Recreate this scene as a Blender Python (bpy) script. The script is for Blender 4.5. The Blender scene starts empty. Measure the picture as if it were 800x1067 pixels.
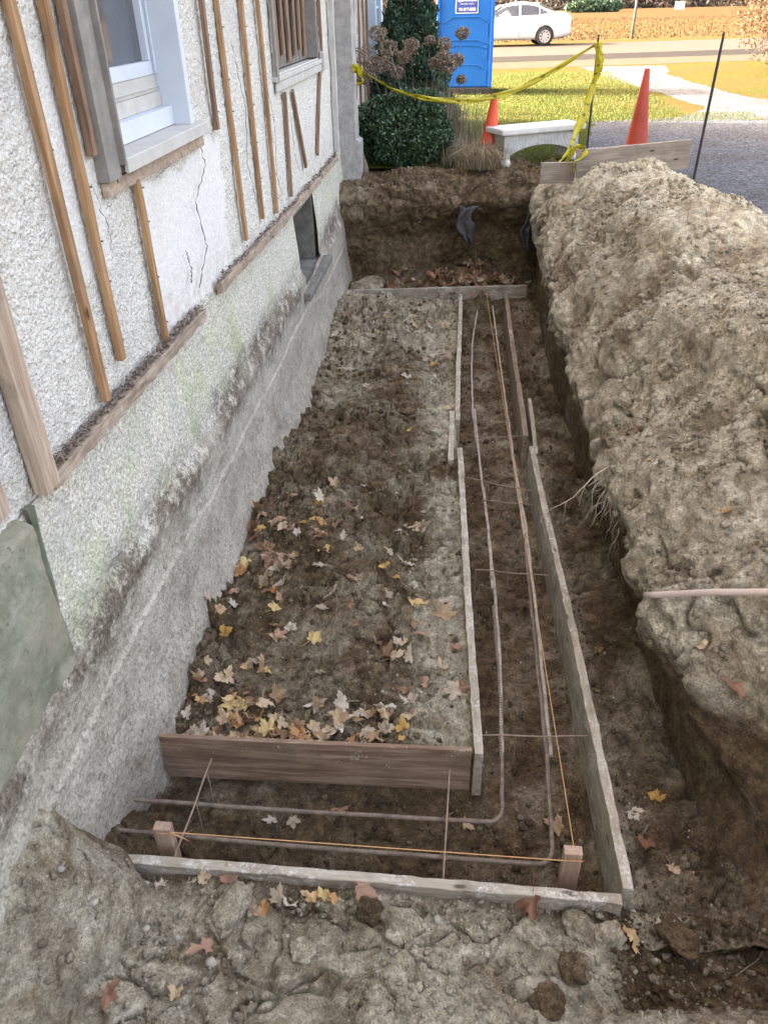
import bpy, bmesh, math, random
import numpy as np
from mathutils import Vector, Matrix, Euler
from mathutils.bvhtree import BVHTree
from mathutils.geometry import tessellate_polygon
R = math.radians
random.seed(7); rng = np.random.default_rng(11)
scene = bpy.context.scene
C = scene.collection

# ------------------------------------------------------------ camera
F_PX, IMG_W, IMG_H = 800.0, 800.0, 1067.0
EYE = 1.65
def _n(v): return v / np.linalg.norm(v)
_z = -_n(np.array([30., -1200., -800.]))
_y = _n(np.array([88., 533., -800.])); _y = _n(_y - _z * _y.dot(_z)); _x = np.cross(_y, _z)
cam_data = bpy.data.cameras.new('camera'); cam = bpy.data.objects.new('camera', cam_data); C.objects.link(cam)
cam_data.sensor_fit = 'VERTICAL'; cam_data.sensor_height = 36.0
cam_data.lens = F_PX / IMG_H * 36.0
cam_data.clip_start = 0.05; cam_data.clip_end = 3000
cam.matrix_world = Matrix(((_x[0], _x[1], _x[2], 0), (_y[0], _y[1], _y[2], 0), (_z[0], _z[1], _z[2], EYE), (0, 0, 0, 1)))
scene.camera = cam

# ------------------------------------------------------------ light
SUN_EL = R(27)
SUN_FROM = Vector((-0.985, 0.17, 0)).normalized()           # horizontal direction towards the sun
w = bpy.data.worlds.new('World'); scene.world = w; w.use_nodes = True
nt = w.node_tree; bg = nt.nodes['Background']
sky = nt.nodes.new('ShaderNodeTexSky'); sky.sky_type = 'NISHITA'; sky.sun_disc = False
sky.sun_elevation = SUN_EL; sky.sun_rotation = math.atan2(SUN_FROM.x, SUN_FROM.y)
sky.air_density = 0.7; sky.dust_density = 8.0; sky.ozone_density = 0.3
tint = nt.nodes.new('ShaderNodeMix'); tint.data_type = 'RGBA'; tint.blend_type = 'MULTIPLY'; tint.inputs[0].default_value = 1.0
tint.inputs[7].default_value = (1.24, 1.0, 0.78, 1)        # pale hazy autumn sky
nt.links.new(sky.outputs[0], tint.inputs[6]); nt.links.new(tint.outputs[2], bg.inputs[0]); bg.inputs[1].default_value = 0.15
sd = bpy.data.lights.new('sun', 'SUN'); sd.energy = 2.1; sd.angle = R(0.5); sd.color = (1.0, 0.93, 0.82)
sun = bpy.data.objects.new('sun', sd); C.objects.link(sun)
sdir = Vector((SUN_FROM.x * math.cos(SUN_EL), SUN_FROM.y * math.cos(SUN_EL), math.sin(SUN_EL)))
sun.rotation_euler = sdir.to_track_quat('Z', 'Y').to_euler(); sun.location = (-8, 2, 12)
vs = scene.view_settings; vs.view_transform = 'Standard'; vs.look = 'None'; vs.gamma = 1; vs.use_curve_mapping = False
vs.exposure = 4.0

# ------------------------------------------------------------ noise (numpy)
def _hash(ix, iy, iz, seed):
    with np.errstate(over='ignore'):
        h = (ix.astype(np.int64) * 374761393 + iy.astype(np.int64) * 668265263 + iz.astype(np.int64) * 2147483647 + seed * 1274126177) & 0xffffffff
        h = ((h ^ (h >> 13)) * 1274126177) & 0xffffffff
        h = ((h ^ (h >> 16)) * 2246822519) & 0xffffffff
        h = h ^ (h >> 15)
    return h.astype(np.float64) / 4294967295.0
def vnoise(P, scale, seed=0):
    Q = P * scale; I = np.floor(Q).astype(np.int64); f = Q - I; u = f * f * f * (f * (f * 6 - 15) + 10)
    r = 0
    for a in (0, 1):
        for b in (0, 1):
            for c in (0, 1):
                wgt = (u[..., 0] if a else 1 - u[..., 0]) * (u[..., 1] if b else 1 - u[..., 1]) * (u[..., 2] if c else 1 - u[..., 2])
                r = r + wgt * _hash(I[..., 0] + a, I[..., 1] + b, I[..., 2] + c, seed)
    return r * 2 - 1
def fbm(P, scale, octv=5, gain=0.5, seed=0, ridged=False):
    r = 0; a = 1.0; t = 0
    for o in range(octv):
        n = vnoise(P + 17.3 * o, scale * 2.03 ** o, seed + o)
        if ridged: n = 1 - 2 * np.abs(n)
        r = r + a * n; t += a; a *= gain
    return r / t
def worley(P, scale, seed=0):
    Q = P * scale; I = np.floor(Q).astype(np.int64); f = Q - I
    F1 = np.full(Q.shape[:-1], 9.0); F2 = F1.copy(); ID = np.zeros_like(F1)
    for a in (-1, 0, 1):
        for b in (-1, 0, 1):
            for c in (-1, 0, 1):
                ix, iy, iz = I[..., 0] + a, I[..., 1] + b, I[..., 2] + c
                d = np.sqrt((a + _hash(ix, iy, iz, seed) - f[..., 0]) ** 2 + (b + _hash(ix, iy, iz, seed + 1) - f[..., 1]) ** 2 + (c + _hash(ix, iy, iz, seed + 2) - f[..., 2]) ** 2)
                cl = d < F1
                F2 = np.where(cl, F1, np.minimum(F2, d)); ID = np.where(cl, _hash(ix, iy, iz, seed + 5), ID); F1 = np.where(cl, d, F1)
    return F1, F2, ID
def facets(P, scale, seed=0):
    """per-cell random height plus a random tilt: broken, angular clods"""
    Q = P * scale; I = np.floor(Q).astype(np.int64); f = Q - I
    F1 = np.full(Q.shape[:-1], 9.0); F2 = F1.copy(); ID = np.zeros_like(F1); T = np.zeros_like(F1)
    for a in (-1, 0, 1):
        for b in (-1, 0, 1):
            for c in (-1, 0, 1):
                ix, iy, iz = I[..., 0] + a, I[..., 1] + b, I[..., 2] + c
                dx = f[..., 0] - a - _hash(ix, iy, iz, seed); dy = f[..., 1] - b - _hash(ix, iy, iz, seed + 1); dz = f[..., 2] - c - _hash(ix, iy, iz, seed + 2)
                d = np.sqrt(dx * dx + dy * dy + dz * dz); cl = d < F1
                t = dx * (_hash(ix, iy, iz, seed + 6) - .5) + dy * (_hash(ix, iy, iz, seed + 7) - .5) + dz * (_hash(ix, iy, iz, seed + 8) - .5)
                F2 = np.where(cl, F1, np.minimum(F2, d)); ID = np.where(cl, _hash(ix, iy, iz, seed + 5), ID); T = np.where(cl, t, T); F1 = np.where(cl, d, F1)
    return F1, F2, ID, T
def sstep(a, b, x):
    t = np.clip((x - a) / (b - a), 0, 1); return t * t * (3 - 2 * t)

# ------------------------------------------------------------ materials
def new_mat(name):
    m = bpy.data.materials.new(name); m.use_nodes = True
    return m, m.node_tree, m.node_tree.nodes['Principled BSDF']
class NB:
    """small node builder"""
    def __init__(s, nt): s.nt = nt; s.co = nt.nodes.new('ShaderNodeTexCoord').outputs['Object']
    def n(s, t, **k):
        x = s.nt.nodes.new(t)
        for a, b in k.items(): setattr(x, a, b)
        return x
    def l(s, a, b): s.nt.links.new(a, b)
    def mapping(s, sc=(1, 1, 1), loc=(0, 0, 0)):
        m = s.n('ShaderNodeMapping'); m.inputs['Scale'].default_value = sc; m.inputs['Location'].default_value = loc; s.l(s.co, m.inputs[0]); return m.outputs[0]
    def noise(s, scale, detail=6, rough=0.6, vec=None, dist=0):
        x = s.n('ShaderNodeTexNoise'); x.inputs['Scale'].default_value = scale; x.inputs['Detail'].default_value = detail
        x.inputs['Roughness'].default_value = rough; x.inputs['Distortion'].default_value = dist; s.l(vec or s.co, x.inputs['Vector']); return x.outputs['Fac']
    def voro(s, scale, feat='F1', out='Distance', vec=None, rnd=1.0):
        x = s.n('ShaderNodeTexVoronoi', feature=feat); x.inputs['Scale'].default_value = scale; x.inputs['Randomness'].default_value = rnd; s.l(vec or s.co, x.inputs['Vector']); return x.outputs[out]
    def ramp(s, fac, stops, interp='LINEAR'):
        x = s.n('ShaderNodeValToRGB'); x.color_ramp.interpolation = interp; e = x.color_ramp.elements
        while len(e) < len(stops): e.new(0.5)
        for k, (p, c) in enumerate(stops):
            e[k].position = p; e[k].color = (c if len(c) == 4 else (*c, 1)) if not isinstance(c, (int, float)) else (c, c, c, 1)
        s.l(fac, x.inputs[0]); return x.outputs[0]
    def mix(s, fac, a, b, mode='MIX'):
        x = s.n('ShaderNodeMix', data_type='RGBA', blend_type=mode)
        for v, i in ((fac, 0), (a, 6), (b, 7)):
            if hasattr(v, 'is_output'): s.l(v, x.inputs[i])
            elif i == 0: x.inputs[0].default_value = v
            else: x.inputs[i].default_value = (*v, 1)
        return x.outputs[2]
    def math(s, op, a, b=0.0, clamp=False):
        x = s.n('ShaderNodeMath', operation=op, use_clamp=clamp)
        for v, i in ((a, 0), (b, 1)):
            if hasattr(v, 'is_output'): s.l(v, x.inputs[i])
            else: x.inputs[i].default_value = v
        return x.outputs[0]
    def bump(s, h, strength=0.5, dist=0.01, prev=None):
        x = s.n('ShaderNodeBump'); x.inputs['Strength'].default_value = strength; x.inputs['Distance'].default_value = dist
        s.l(h, x.inputs['Height'])
        if prev is not None: s.l(prev, x.inputs['Normal'])
        return x.outputs[0]
    def attr(s, name): return s.n('ShaderNodeAttribute', attribute_name=name).outputs['Fac']
    def sep(s):
        x = s.n('ShaderNodeSeparateXYZ'); s.l(s.co, x.inputs[0]); return x.outputs

def mat_dirt(name='soil'):
    m, t, p = new_mat(name); b = NB(t)
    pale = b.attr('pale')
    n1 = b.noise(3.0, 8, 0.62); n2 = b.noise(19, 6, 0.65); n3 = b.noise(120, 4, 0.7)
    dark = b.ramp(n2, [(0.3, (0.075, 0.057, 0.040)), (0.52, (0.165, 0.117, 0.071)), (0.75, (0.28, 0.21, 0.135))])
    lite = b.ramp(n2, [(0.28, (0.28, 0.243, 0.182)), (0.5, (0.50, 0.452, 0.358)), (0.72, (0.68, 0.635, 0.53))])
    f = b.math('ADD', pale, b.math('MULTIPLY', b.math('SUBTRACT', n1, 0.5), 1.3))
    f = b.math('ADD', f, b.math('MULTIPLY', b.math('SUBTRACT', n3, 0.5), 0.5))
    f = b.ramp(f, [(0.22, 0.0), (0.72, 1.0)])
    col = b.mix(f, dark, lite)
    hv = b.noise(5.5, 7, 0.6, b.mapping(loc=(2, 7, 4)), 0.8)          # browner and paler patches a hand wide
    col = b.mix(1.0, col, b.ramp(hv, [(0.34, (0.62, 0.56, 0.48)), (0.5, (1.0, 0.98, 0.95)), (0.66, (1.22, 1.22, 1.20))]), 'MULTIPLY')
    # greyish and yellowish drifts
    g = b.ramp(b.noise(1.7, 4, 0.5, b.mapping(loc=(5, 3, 1))), [(0.45, 0.0), (0.65, 1.0)])
    col = b.mix(b.math('MULTIPLY', g, 0.12), col, b.mix(f, (0.12, 0.105, 0.088), (0.43, 0.41, 0.365)))
    for sc_, lo_, hi_ in ((34, .84, 1.15), (150, .72, 1.26)):      # loose granules of slightly different soil
        vq = b.n('ShaderNodeSeparateColor'); b.l(b.voro(sc_, 'F1', 'Color'), vq.inputs[0])
        col = b.mix(1.0, col, b.ramp(vq.outputs[1], [(0.0, (lo_, lo_, lo_ * .97)), (1.0, (hi_, hi_, hi_ * .97))]), 'MULTIPLY')
    # grit
    vc = b.voro(95, 'F1', 'Color'); vd = b.voro(95)
    sc = b.n('ShaderNodeSeparateColor'); b.l(vc, sc.inputs[0])
    spot = b.math('MULTIPLY', b.math('GREATER_THAN', sc.outputs[0], 0.91), b.math('LESS_THAN', vd, b.math('MULTIPLY', sc.outputs[1], 0.42)))
    gc = b.ramp(sc.outputs[2], [(0.0, (0.20, 0.16, 0.12)), (0.5, (0.42, 0.38, 0.32)), (1, (0.6, 0.58, 0.54))])
    col = b.mix(b.math('MULTIPLY', spot, b.math('ADD', b.math('MULTIPLY', f, 0.55), 0.35)), col, gc)
    b.l(col, p.inputs['Base Color']); p.inputs['Roughness'].default_value = 0.95; p.inputs['Specular IOR Level'].default_value = 0.15
    h = b.math('ADD', b.math('MULTIPLY', b.noise(45, 8, 0.75), 1.0), b.math('MULTIPLY', b.noise(220, 4, 0.7), 0.45))
    h = b.math('ADD', h, b.math('MULTIPLY', spot, 0.25))
    b.l(b.bump(h, 1.0, 0.03), p.inputs['Normal'])
    return m

def mat_wood(name, c0, c1, c2, splat=0.0, dirtc=(0.12, 0.095, 0.07), grain=1.0, rough=0.8, knots=True):
    """grain runs along local X"""
    m, t, p = new_mat(name); b = NB(t)
    oi = b.n('ShaderNodeObjectInfo')
    mp = b.n('ShaderNodeVectorMath', operation='ADD'); b.l(b.co, mp.inputs[0])
    cx = b.n('ShaderNodeCombineXYZ'); b.l(b.math('MULTIPLY', oi.outputs['Random'], 31), cx.inputs[0]); b.l(b.math('MULTIPLY', oi.outputs['Random'], 7), cx.inputs[1]); b.l(cx.outputs[0], mp.inputs[1])
    v = mp.outputs[0]
    m1 = b.n('ShaderNodeMapping'); m1.inputs['Scale'].default_value = (1.2, 14, 14); b.l(v, m1.inputs[0])
    m2 = b.n('ShaderNodeMapping'); m2.inputs['Scale'].default_value = (4, 110, 110); b.l(v, m2.inputs[0])
    g1 = b.noise(1.6, 6, 0.6, m1.outputs[0], 1.2); g2 = b.noise(1.0, 4, 0.6, m2.outputs[0])
    bl = b.noise(5, 5, 0.6, v)
    col = b.ramp(b.math('ADD', b.math('MULTIPLY', g1, 0.65), b.math('MULTIPLY', g2, 0.35)), [(0.3, c0), (0.5, c1), (0.68, c2)])
    col = b.mix(b.ramp(bl, [(0.5, 0.0), (0.72, 0.6)]), col, dirtc)
    if knots:
        mk = b.n('ShaderNodeMapping'); mk.inputs['Scale'].default_value = (1.0, 2.6, 2.6); b.l(v, mk.inputs[0])
        kd = b.voro(3.1, vec=mk.outputs[0]); kf = b.ramp(kd, [(0.05, 1.0), (0.10, 0.0)])
        col = b.mix(kf, col, tuple(x * 0.45 for x in c0))
    if splat > 0:
        s1 = b.noise(9, 8, 0.7, v); s2 = b.noise(60, 5, 0.7, v)
        sf = b.ramp(b.math('ADD', b.math('MULTIPLY', s1, 0.7), b.math('MULTIPLY', s2, 0.3)), [(0.62 - splat * 0.25, 0.0), (0.68 - splat * 0.22, 1.0)])
        cc = b.ramp(s2, [(0.3, (0.30, 0.28, 0.235)), (0.55, (0.48, 0.45, 0.385)), (0.7, (0.66, 0.635, 0.57))])
        col = b.mix(sf, col, cc)
    b.l(col, p.inputs['Base Color']); p.inputs['Roughness'].default_value = rough; p.inputs['Specular IOR Level'].default_value = 0.25
    h = b.math('ADD', g2, b.math('MULTIPLY', b.noise(70, 6, 0.7, v), 0.8))
    b.l(b.bump(h, 0.5 * grain, 0.004), p.inputs['Normal'])
    return m

def mat_simple(name, c, rough=0.6, var=0.25, scale=8, bump=0.0, bscale=60, metal=0.0, spec=0.4, bdist=0.004, random_obj=0.0):
    m, t, p = new_mat(name); b = NB(t)
    n = b.noise(scale, 6, 0.65)
    col = b.ramp(n, [(0.3, tuple(x * (1 - var) for x in c)), (0.7, tuple(min(1, x * (1 + var)) for x in c))])
    if random_obj:
        oi = b.n('ShaderNodeObjectInfo'); hs = b.n('ShaderNodeHueSaturation'); b.l(col, hs.inputs['Color'])
        b.l(b.math('ADD', b.math('MULTIPLY', oi.outputs['Random'], random_obj * 2), 1 - random_obj), hs.inputs['Value'])
        b.l(b.math('ADD', b.math('MULTIPLY', oi.outputs['Random'], 0.02), 0.49), hs.inputs['Hue']); col = hs.outputs[0]
    b.l(col, p.inputs['Base Color']); p.inputs['Roughness'].default_value = rough; p.inputs['Metallic'].default_value = metal; p.inputs['Specular IOR Level'].default_value = spec
    if bump: b.l(b.bump(b.noise(bscale, 6, 0.7), bump, bdist), p.inputs['Normal'])
    return m

def mat_leafy(name, stops, rough=0.6, trans=0.25, per='attr', spec=0.3):
    """foliage: colour varies per leaf (float attribute 'rnd'), some light passes through"""
    m, t, p = new_mat(name); b = NB(t)
    a = b.attr('rnd') if per == 'attr' else b.n('ShaderNodeObjectInfo').outputs['Random']
    f = b.math('ADD', b.math('MULTIPLY', a, 0.8), b.math('MULTIPLY', b.noise(18, 5, 0.7), 0.3))
    col = b.ramp(f, stops)
    b.l(col, p.inputs['Base Color']); p.inputs['Roughness'].default_value = rough; p.inputs['Specular IOR Level'].default_value = spec
    tr = b.n('ShaderNodeBsdfTranslucent'); b.l(col, tr.inputs[0])
    mx = b.n('ShaderNodeMixShader'); mx.inputs[0].default_value = trans
    b.l(p.outputs[0], mx.inputs[1]); b.l(tr.outputs[0], mx.inputs[2]); b.l(mx.outputs[0], t.nodes['Material Output'].inputs[0])
    return m

def mat_stucco():
    m, t, p = new_mat('roughcast'); b = NB(t); patch = b.attr('pale'); z = b.sep()[2]
    n = b.noise(2.2, 6, 0.6); n2 = b.noise(48, 6, 0.75); n3 = b.noise(0.9, 4, 0.6, b.mapping(loc=(4, 2, 9)))
    col = b.ramp(n2, [(0.30, (0.42, 0.405, 0.37)), (0.44, (0.68, 0.655, 0.59)), (0.62, (0.84, 0.815, 0.745))])
    col = b.mix(b.ramp(n, [(0.5, 0.0), (0.75, 0.55)]), col, (0.60, 0.585, 0.57))
    col = b.mix(b.ramp(n3, [(0.55, 0.0), (0.7, 0.35)]), col, (0.56, 0.55, 0.575))
    gr = b.voro(75, 'F1'); dk = b.ramp(gr, [(0.45, 0.0), (0.75, 0.3)])
    col = b.mix(dk, col, (0.33, 0.315, 0.29))
    dt = b.ramp(b.math('ADD', b.noise(14, 7, 0.75), b.math('MULTIPLY', n3, 0.15)), [(0.70, 0.0), (0.76, 0.75)])
    col = b.mix(dt, col, (0.27, 0.25, 0.22))
    col = b.mix(b.math('MULTIPLY', patch, .92), col, b.ramp(b.noise(30, 6, .7), [(.3, (.52, .505, .49)), (.7, (.68, .665, .64))]))
    dirty = b.math('MULTIPLY', b.ramp(b.math('ADD', z, b.math('MULTIPLY', b.noise(3.5, 6, .7), .5)), [(.45, 1.0), (.85, 0.0)]), b.ramp(b.noise(16, 7, .75), [(.42, 0.0), (.6, .7)]))
    col = b.mix(dirty, col, (0.33, 0.29, 0.23))
    rust = b.ramp(b.noise(1.6, 7, .75, b.mapping(sc=(1, 2.2, .7), loc=(2, 3, 5))), [(.60, 0.0), (.72, .45)])
    col = b.mix(rust, col, (0.50, 0.44, 0.35))
    b.l(col, p.inputs['Base Color']); p.inputs['Roughness'].default_value = 0.95; p.inputs['Specular IOR Level'].default_value = 0.15
    h = b.math('ADD', b.math('MULTIPLY', b.noise(62, 5, 0.65), 1.3), b.math('MULTIPLY', b.voro(80), -0.6)); h = b.math('MULTIPLY', h, b.math('SUBTRACT', 1.0, b.math('MULTIPLY', patch, .8)))
    b.l(b.bump(h, 1.0, 0.016), p.inputs['Normal'])
    return m

def mat_foundation():
    m, t, p = new_mat('old_foundation'); b = NB(t)
    z = b.sep()[2]; y = b.sep()[1]
    wob = b.math('MULTIPLY', b.math('SUBTRACT', b.noise(2.0, 7, 0.7), 0.5), 0.42)
    zz = b.math('ADD', z, wob)
    n2 = b.noise(60, 6, 0.7); n1 = b.noise(5, 6, 0.65)
    up = b.ramp(n2, [(0.3, (0.20, 0.19, 0.155)), (0.46, (0.41, 0.395, 0.335)), (0.65, (0.62, 0.60, 0.53))])
    up = b.mix(b.ramp(n1, [(0.42, 0.0), (0.7, 0.7)]), up, (0.36, 0.355, 0.34))
    al = b.math('MULTIPLY', b.ramp(b.noise(2.6, 6, 0.6, b.mapping(sc=(1, 1, .5), loc=(3, 1, 2))), [(0.47, 0.0), (0.66, 0.8)]), b.ramp(z, [(0.0, 1.0), (0.22, 0.35)]))
    up = b.mix(al, up, (0.30, 0.335, 0.19))
    lo = b.ramp(b.math('ADD', b.math('MULTIPLY', n2, 0.5), b.math('MULTIPLY', n1, 0.5)), [(0.3, (0.20, 0.180, 0.145)), (0.5, (0.345, 0.318, 0.265)), (0.7, (0.46, 0.43, 0.37))])
    st = b.ramp(n2, [(0.35, (0.055, 0.044, 0.034)), (0.65, (0.20, 0.17, 0.135))])
    # z bands: map zz from [-1.4,.4] to [0,1]
    f = b.math('DIVIDE', b.math('ADD', zz, 1.4), 1.8)
    col = b.mix(b.ramp(f, [(0.585, 0.0), (0.63, 1.0)]), lo, up)
    band = b.ramp(f, [(0.49, 0.0), (0.56, 1.0), (0.61, 1.0), (0.69, 0.0)])
    sp = b.ramp(b.noise(11, 8, 0.75), [(0.40, 0.0), (0.50, 1.0)])
    sp = b.math('MULTIPLY', sp, b.ramp(b.noise(1.5, 4, .6, b.mapping(loc=(4, 8, 1))), [(.32, .25), (.50, 1.0)]))
    col = b.mix(b.math('MULTIPLY', band, sp), col, st)
    # pale lime runs
    lm = b.ramp(b.noise(3.3, 6, 0.65, b.mapping(sc=(1, .6, 1.5), loc=(9, 0, 0))), [(0.62, 0.0), (0.70, 0.45)])
    col = b.mix(lm, col, (0.50, 0.475, 0.42))
    du = b.ramp(b.noise(4.2, 7, 0.7, b.mapping(loc=(1, 5, 2))), [(0.52, 0.0), (0.68, 0.6)])
    col = b.mix(b.math('MULTIPLY', du, b.ramp(f, [(0.2, 1.0), (0.6, 0.0)])), col, (0.16, 0.12, 0.08))
    b.l(col, p.inputs['Base Color']); p.inputs['Roughness'].default_value = 0.95; p.inputs['Specular IOR Level'].default_value = 0.15
    hu = b.math('ADD', b.math('MULTIPLY', b.noise(62, 5, 0.65), 1.1), b.math('MULTIPLY', b.voro(70), -0.5))
    pit = b.ramp(b.noise(33, 7, .8, b.mapping(loc=(6, 6, 6))), [(.36, 1.0), (.44, 0.0)]); col = b.mix(b.math('MULTIPLY', pit, .22), col, (0.10, 0.08, 0.055))
    agg = b.n('ShaderNodeSeparateColor'); b.l(b.voro(110, 'F1', 'Color'), agg.inputs[0]); col = b.mix(1.0, col, b.ramp(agg.outputs[0], [(0, (.90, .88, .85)), (1, (1.38, 1.36, 1.33))]), 'MULTIPLY'); b.l(col, p.inputs['Base Color'])
    hl = b.math('ADD', b.math('MULTIPLY', b.noise(24, 10, 0.75), .55), b.math('MULTIPLY', pit, -.25))
    hm = b.n('ShaderNodeMix'); b.l(b.ramp(f, [(0.55, 0.0), (0.64, 1.0)]), hm.inputs[0]); b.l(hl, hm.inputs[2]); b.l(hu, hm.inputs[3])
    b.l(b.bump(hm.outputs[0], 0.85, 0.014), p.inputs['Normal'])
    return m

def mat_glass(name, c=(0.06, 0.07, 0.08)):
    m, t, p = new_mat(name); b = NB(t)
    b.l(b.ramp(b.noise(3, 3), [(0.3, tuple(x * .7 for x in c)), (0.7, tuple(x * 1.3 for x in c))]), p.inputs['Base Color'])
    p.inputs['Roughness'].default_value = 0.06; p.inputs['Specular IOR Level'].default_value = 0.9
    return m

M = {}
M['soil'] = mat_dirt()
M['stucco'] = mat_stucco()
M['found'] = mat_foundation()
M['pine'] = mat_wood('weathered_pine', (0.14, 0.075, 0.035), (0.30, 0.175, 0.088), (0.42, 0.275, 0.155), dirtc=(0.16, 0.11, 0.075))
M['pine_old'] = mat_wood('dark_weathered_pine', (0.085, 0.05, 0.032), (0.20, 0.125, 0.08), (0.32, 0.22, 0.15), dirtc=(0.10, 0.075, 0.06))
M['board_old'] = mat_wood('rotten_board', (0.17, 0.12, 0.09), (0.36, 0.28, 0.21), (0.52, 0.43, 0.34), dirtc=(0.12, 0.09, 0.07), grain=1.5)
M['board_rot'] = mat_wood('rotten_ledger', (0.12, 0.085, 0.06), (0.29, 0.225, 0.17), (0.46, 0.39, 0.31), splat=.15, dirtc=(0.08, 0.06, 0.045), grain=2)
M['form'] = mat_wood('form_board_cement_stained', (0.20, 0.17, 0.12), (0.34, 0.30, 0.23), (0.46, 0.42, 0.34), splat=0.45)
M['form_brown'] = mat_wood('form_board_brown', (0.12, 0.09, 0.06), (0.24, 0.185, 0.13), (0.34, 0.27, 0.20), splat=0.25)
M['ply'] = mat_wood('reddish_form_plank', (0.10, 0.062, 0.040), (0.23, 0.152, 0.10), (0.40, 0.31, 0.225), splat=0.12, grain=1.3, knots=False)
M['form_dark'] = mat_wood('wet_dark_plank', (0.035, 0.032, 0.03), (0.06, 0.056, 0.052), (0.09, 0.085, 0.08), knots=False)
M['plank_grey'] = mat_wood('grey_plank', (0.13, 0.105, 0.08), (0.25, 0.21, 0.165), (0.36, 0.315, 0.26))
M['stake'] = mat_wood('stake_wood', (0.26, 0.17, 0.11), (0.40, 0.28, 0.20), (0.50, 0.38, 0.28), knots=False)
M['concrete'] = mat_simple('grey_concrete', (0.40, 0.39, 0.37), 0.9, 0.22, 9, 0.6, 70)
M['pilaster'] = mat_simple('weathered_pilaster', (0.33, 0.32, 0.305), 0.95, 0.3, 12, 0.9, 60, bdist=0.01)
M['rust'] = mat_simple('rusty_steel', (0.20, 0.158, 0.120), 0.85, 0.4, 25, 0.6, 160, metal=0.15)
M['rebar_grey'] = mat_simple('cement_dusted_steel', (0.36, 0.31, 0.25), 0.9, 0.4, 22, 0.6, 160)
M['wire'] = mat_simple('rusty_wire', (0.24, 0.18, 0.13), 0.8, 0.3, 20)
M['string'] = mat_simple('orange_string', (0.58, 0.33, 0.14), 0.8, 0.15, 30)
M['pvc'] = mat_simple('dusty_pinkish_pipe', (0.44, 0.355, 0.305), 0.6, 0.12, 12)
M['root'] = mat_simple('pale_root', (0.46, 0.40, 0.31), 0.9, 0.3, 30, 0.4, 150)
M['trim_white'] = mat_simple('white_vinyl', (0.50, 0.54, 0.60), 0.45, 0.06, 5)
M['trim_dusty'] = mat_simple('dusty_white_sill', (0.42, 0.41, 0.38), 0.7, 0.15, 9)
M['trim_grey'] = mat_simple('weathered_casing', (0.21, 0.195, 0.175), 0.9, 0.25, 14, 0.5, 60)
M['trim_blue'] = mat_simple('pale_blue_frame', (0.50, 0.60, 0.72), 0.5, 0.08, 4)
M['glass'] = mat_glass('window_glass')
M['black'] = mat_simple('black_rubber', (0.02, 0.02, 0.022), 0.7, 0.2, 10)
M['steel_black'] = mat_simple('dark_steel_rod', (0.035, 0.032, 0.03), 0.6, 0.3, 20, metal=0.3)
M['yellow'] = mat_simple('yellow_tape', (0.85, 0.74, 0.04), 0.35, 0.05, 4)
M['orange'] = mat_simple('faded_orange_plastic', (0.55, 0.07, 0.025), 0.55, 0.12, 7)
M['orange_red'] = mat_simple('dull_red_orange_plastic', (0.28, 0.038, 0.016), 0.6, 0.15, 7)
M['bench'] = mat_simple('cast_stone', (0.50, 0.50, 0.47), 0.9, 0.18, 20, 0.5, 90)
M['blue'] = mat_simple('blue_plastic', (0.004, 0.10, 0.40), 0.45, 0.08, 3)
M['white_paint'] = mat_simple('white_car_paint', (0.62, 0.62, 0.62), 0.2, 0.02, 2, spec=0.6)
M['roof'] = mat_simple('roof_shingle', (0.10, 0.095, 0.09), 0.9, 0.3, 20, 0.5, 40)
M['stone'] = mat_simple('pebble_stone', (0.36, 0.33, 0.28), 0.8, 0.25, 14, 0.3, 80, random_obj=0.3)
M['fabric'] = mat_simple('dusty_black_fabric', (0.062, 0.062, 0.062), 0.85, 0.35, 14, 0.5, 60)

# ------------------------------------------------------------ object helpers
def tag(o, label=None, cat=None, group=None, kind=None):
    if label: o['label'] = label
    if cat: o['category'] = cat
    if group: o['group'] = group
    if kind: o['kind'] = kind
    return o
def empty(name, loc, label=None, cat=None, group=None, rz=0):
    o = bpy.data.objects.new(name, None); C.objects.link(o); o.location = loc; o.rotation_euler = (0, 0, rz); o.empty_display_size = 0.1
    return tag(o, label, cat, group)
def mesh_obj(name, me, mat, parent=None, smooth=False):
    if mat is not None and not me.materials: me.materials.append(mat)
    o = bpy.data.objects.new(name, me); C.objects.link(o)
    if parent: o.parent = parent
    if smooth: me.polygons.foreach_set('use_smooth', [True] * len(me.polygons))
    return o
def pyobj(name, verts, faces, mat, parent=None, smooth=False):
    me = bpy.data.meshes.new(name); me.from_pydata([tuple(v) for v in verts], [], faces); me.update()
    return mesh_obj(name, me, mat, parent, smooth)
def rel(parent, p):       # world position to the local frame of an unrotated empty
    return Vector(p) - parent.location if parent else Vector(p)
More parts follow.
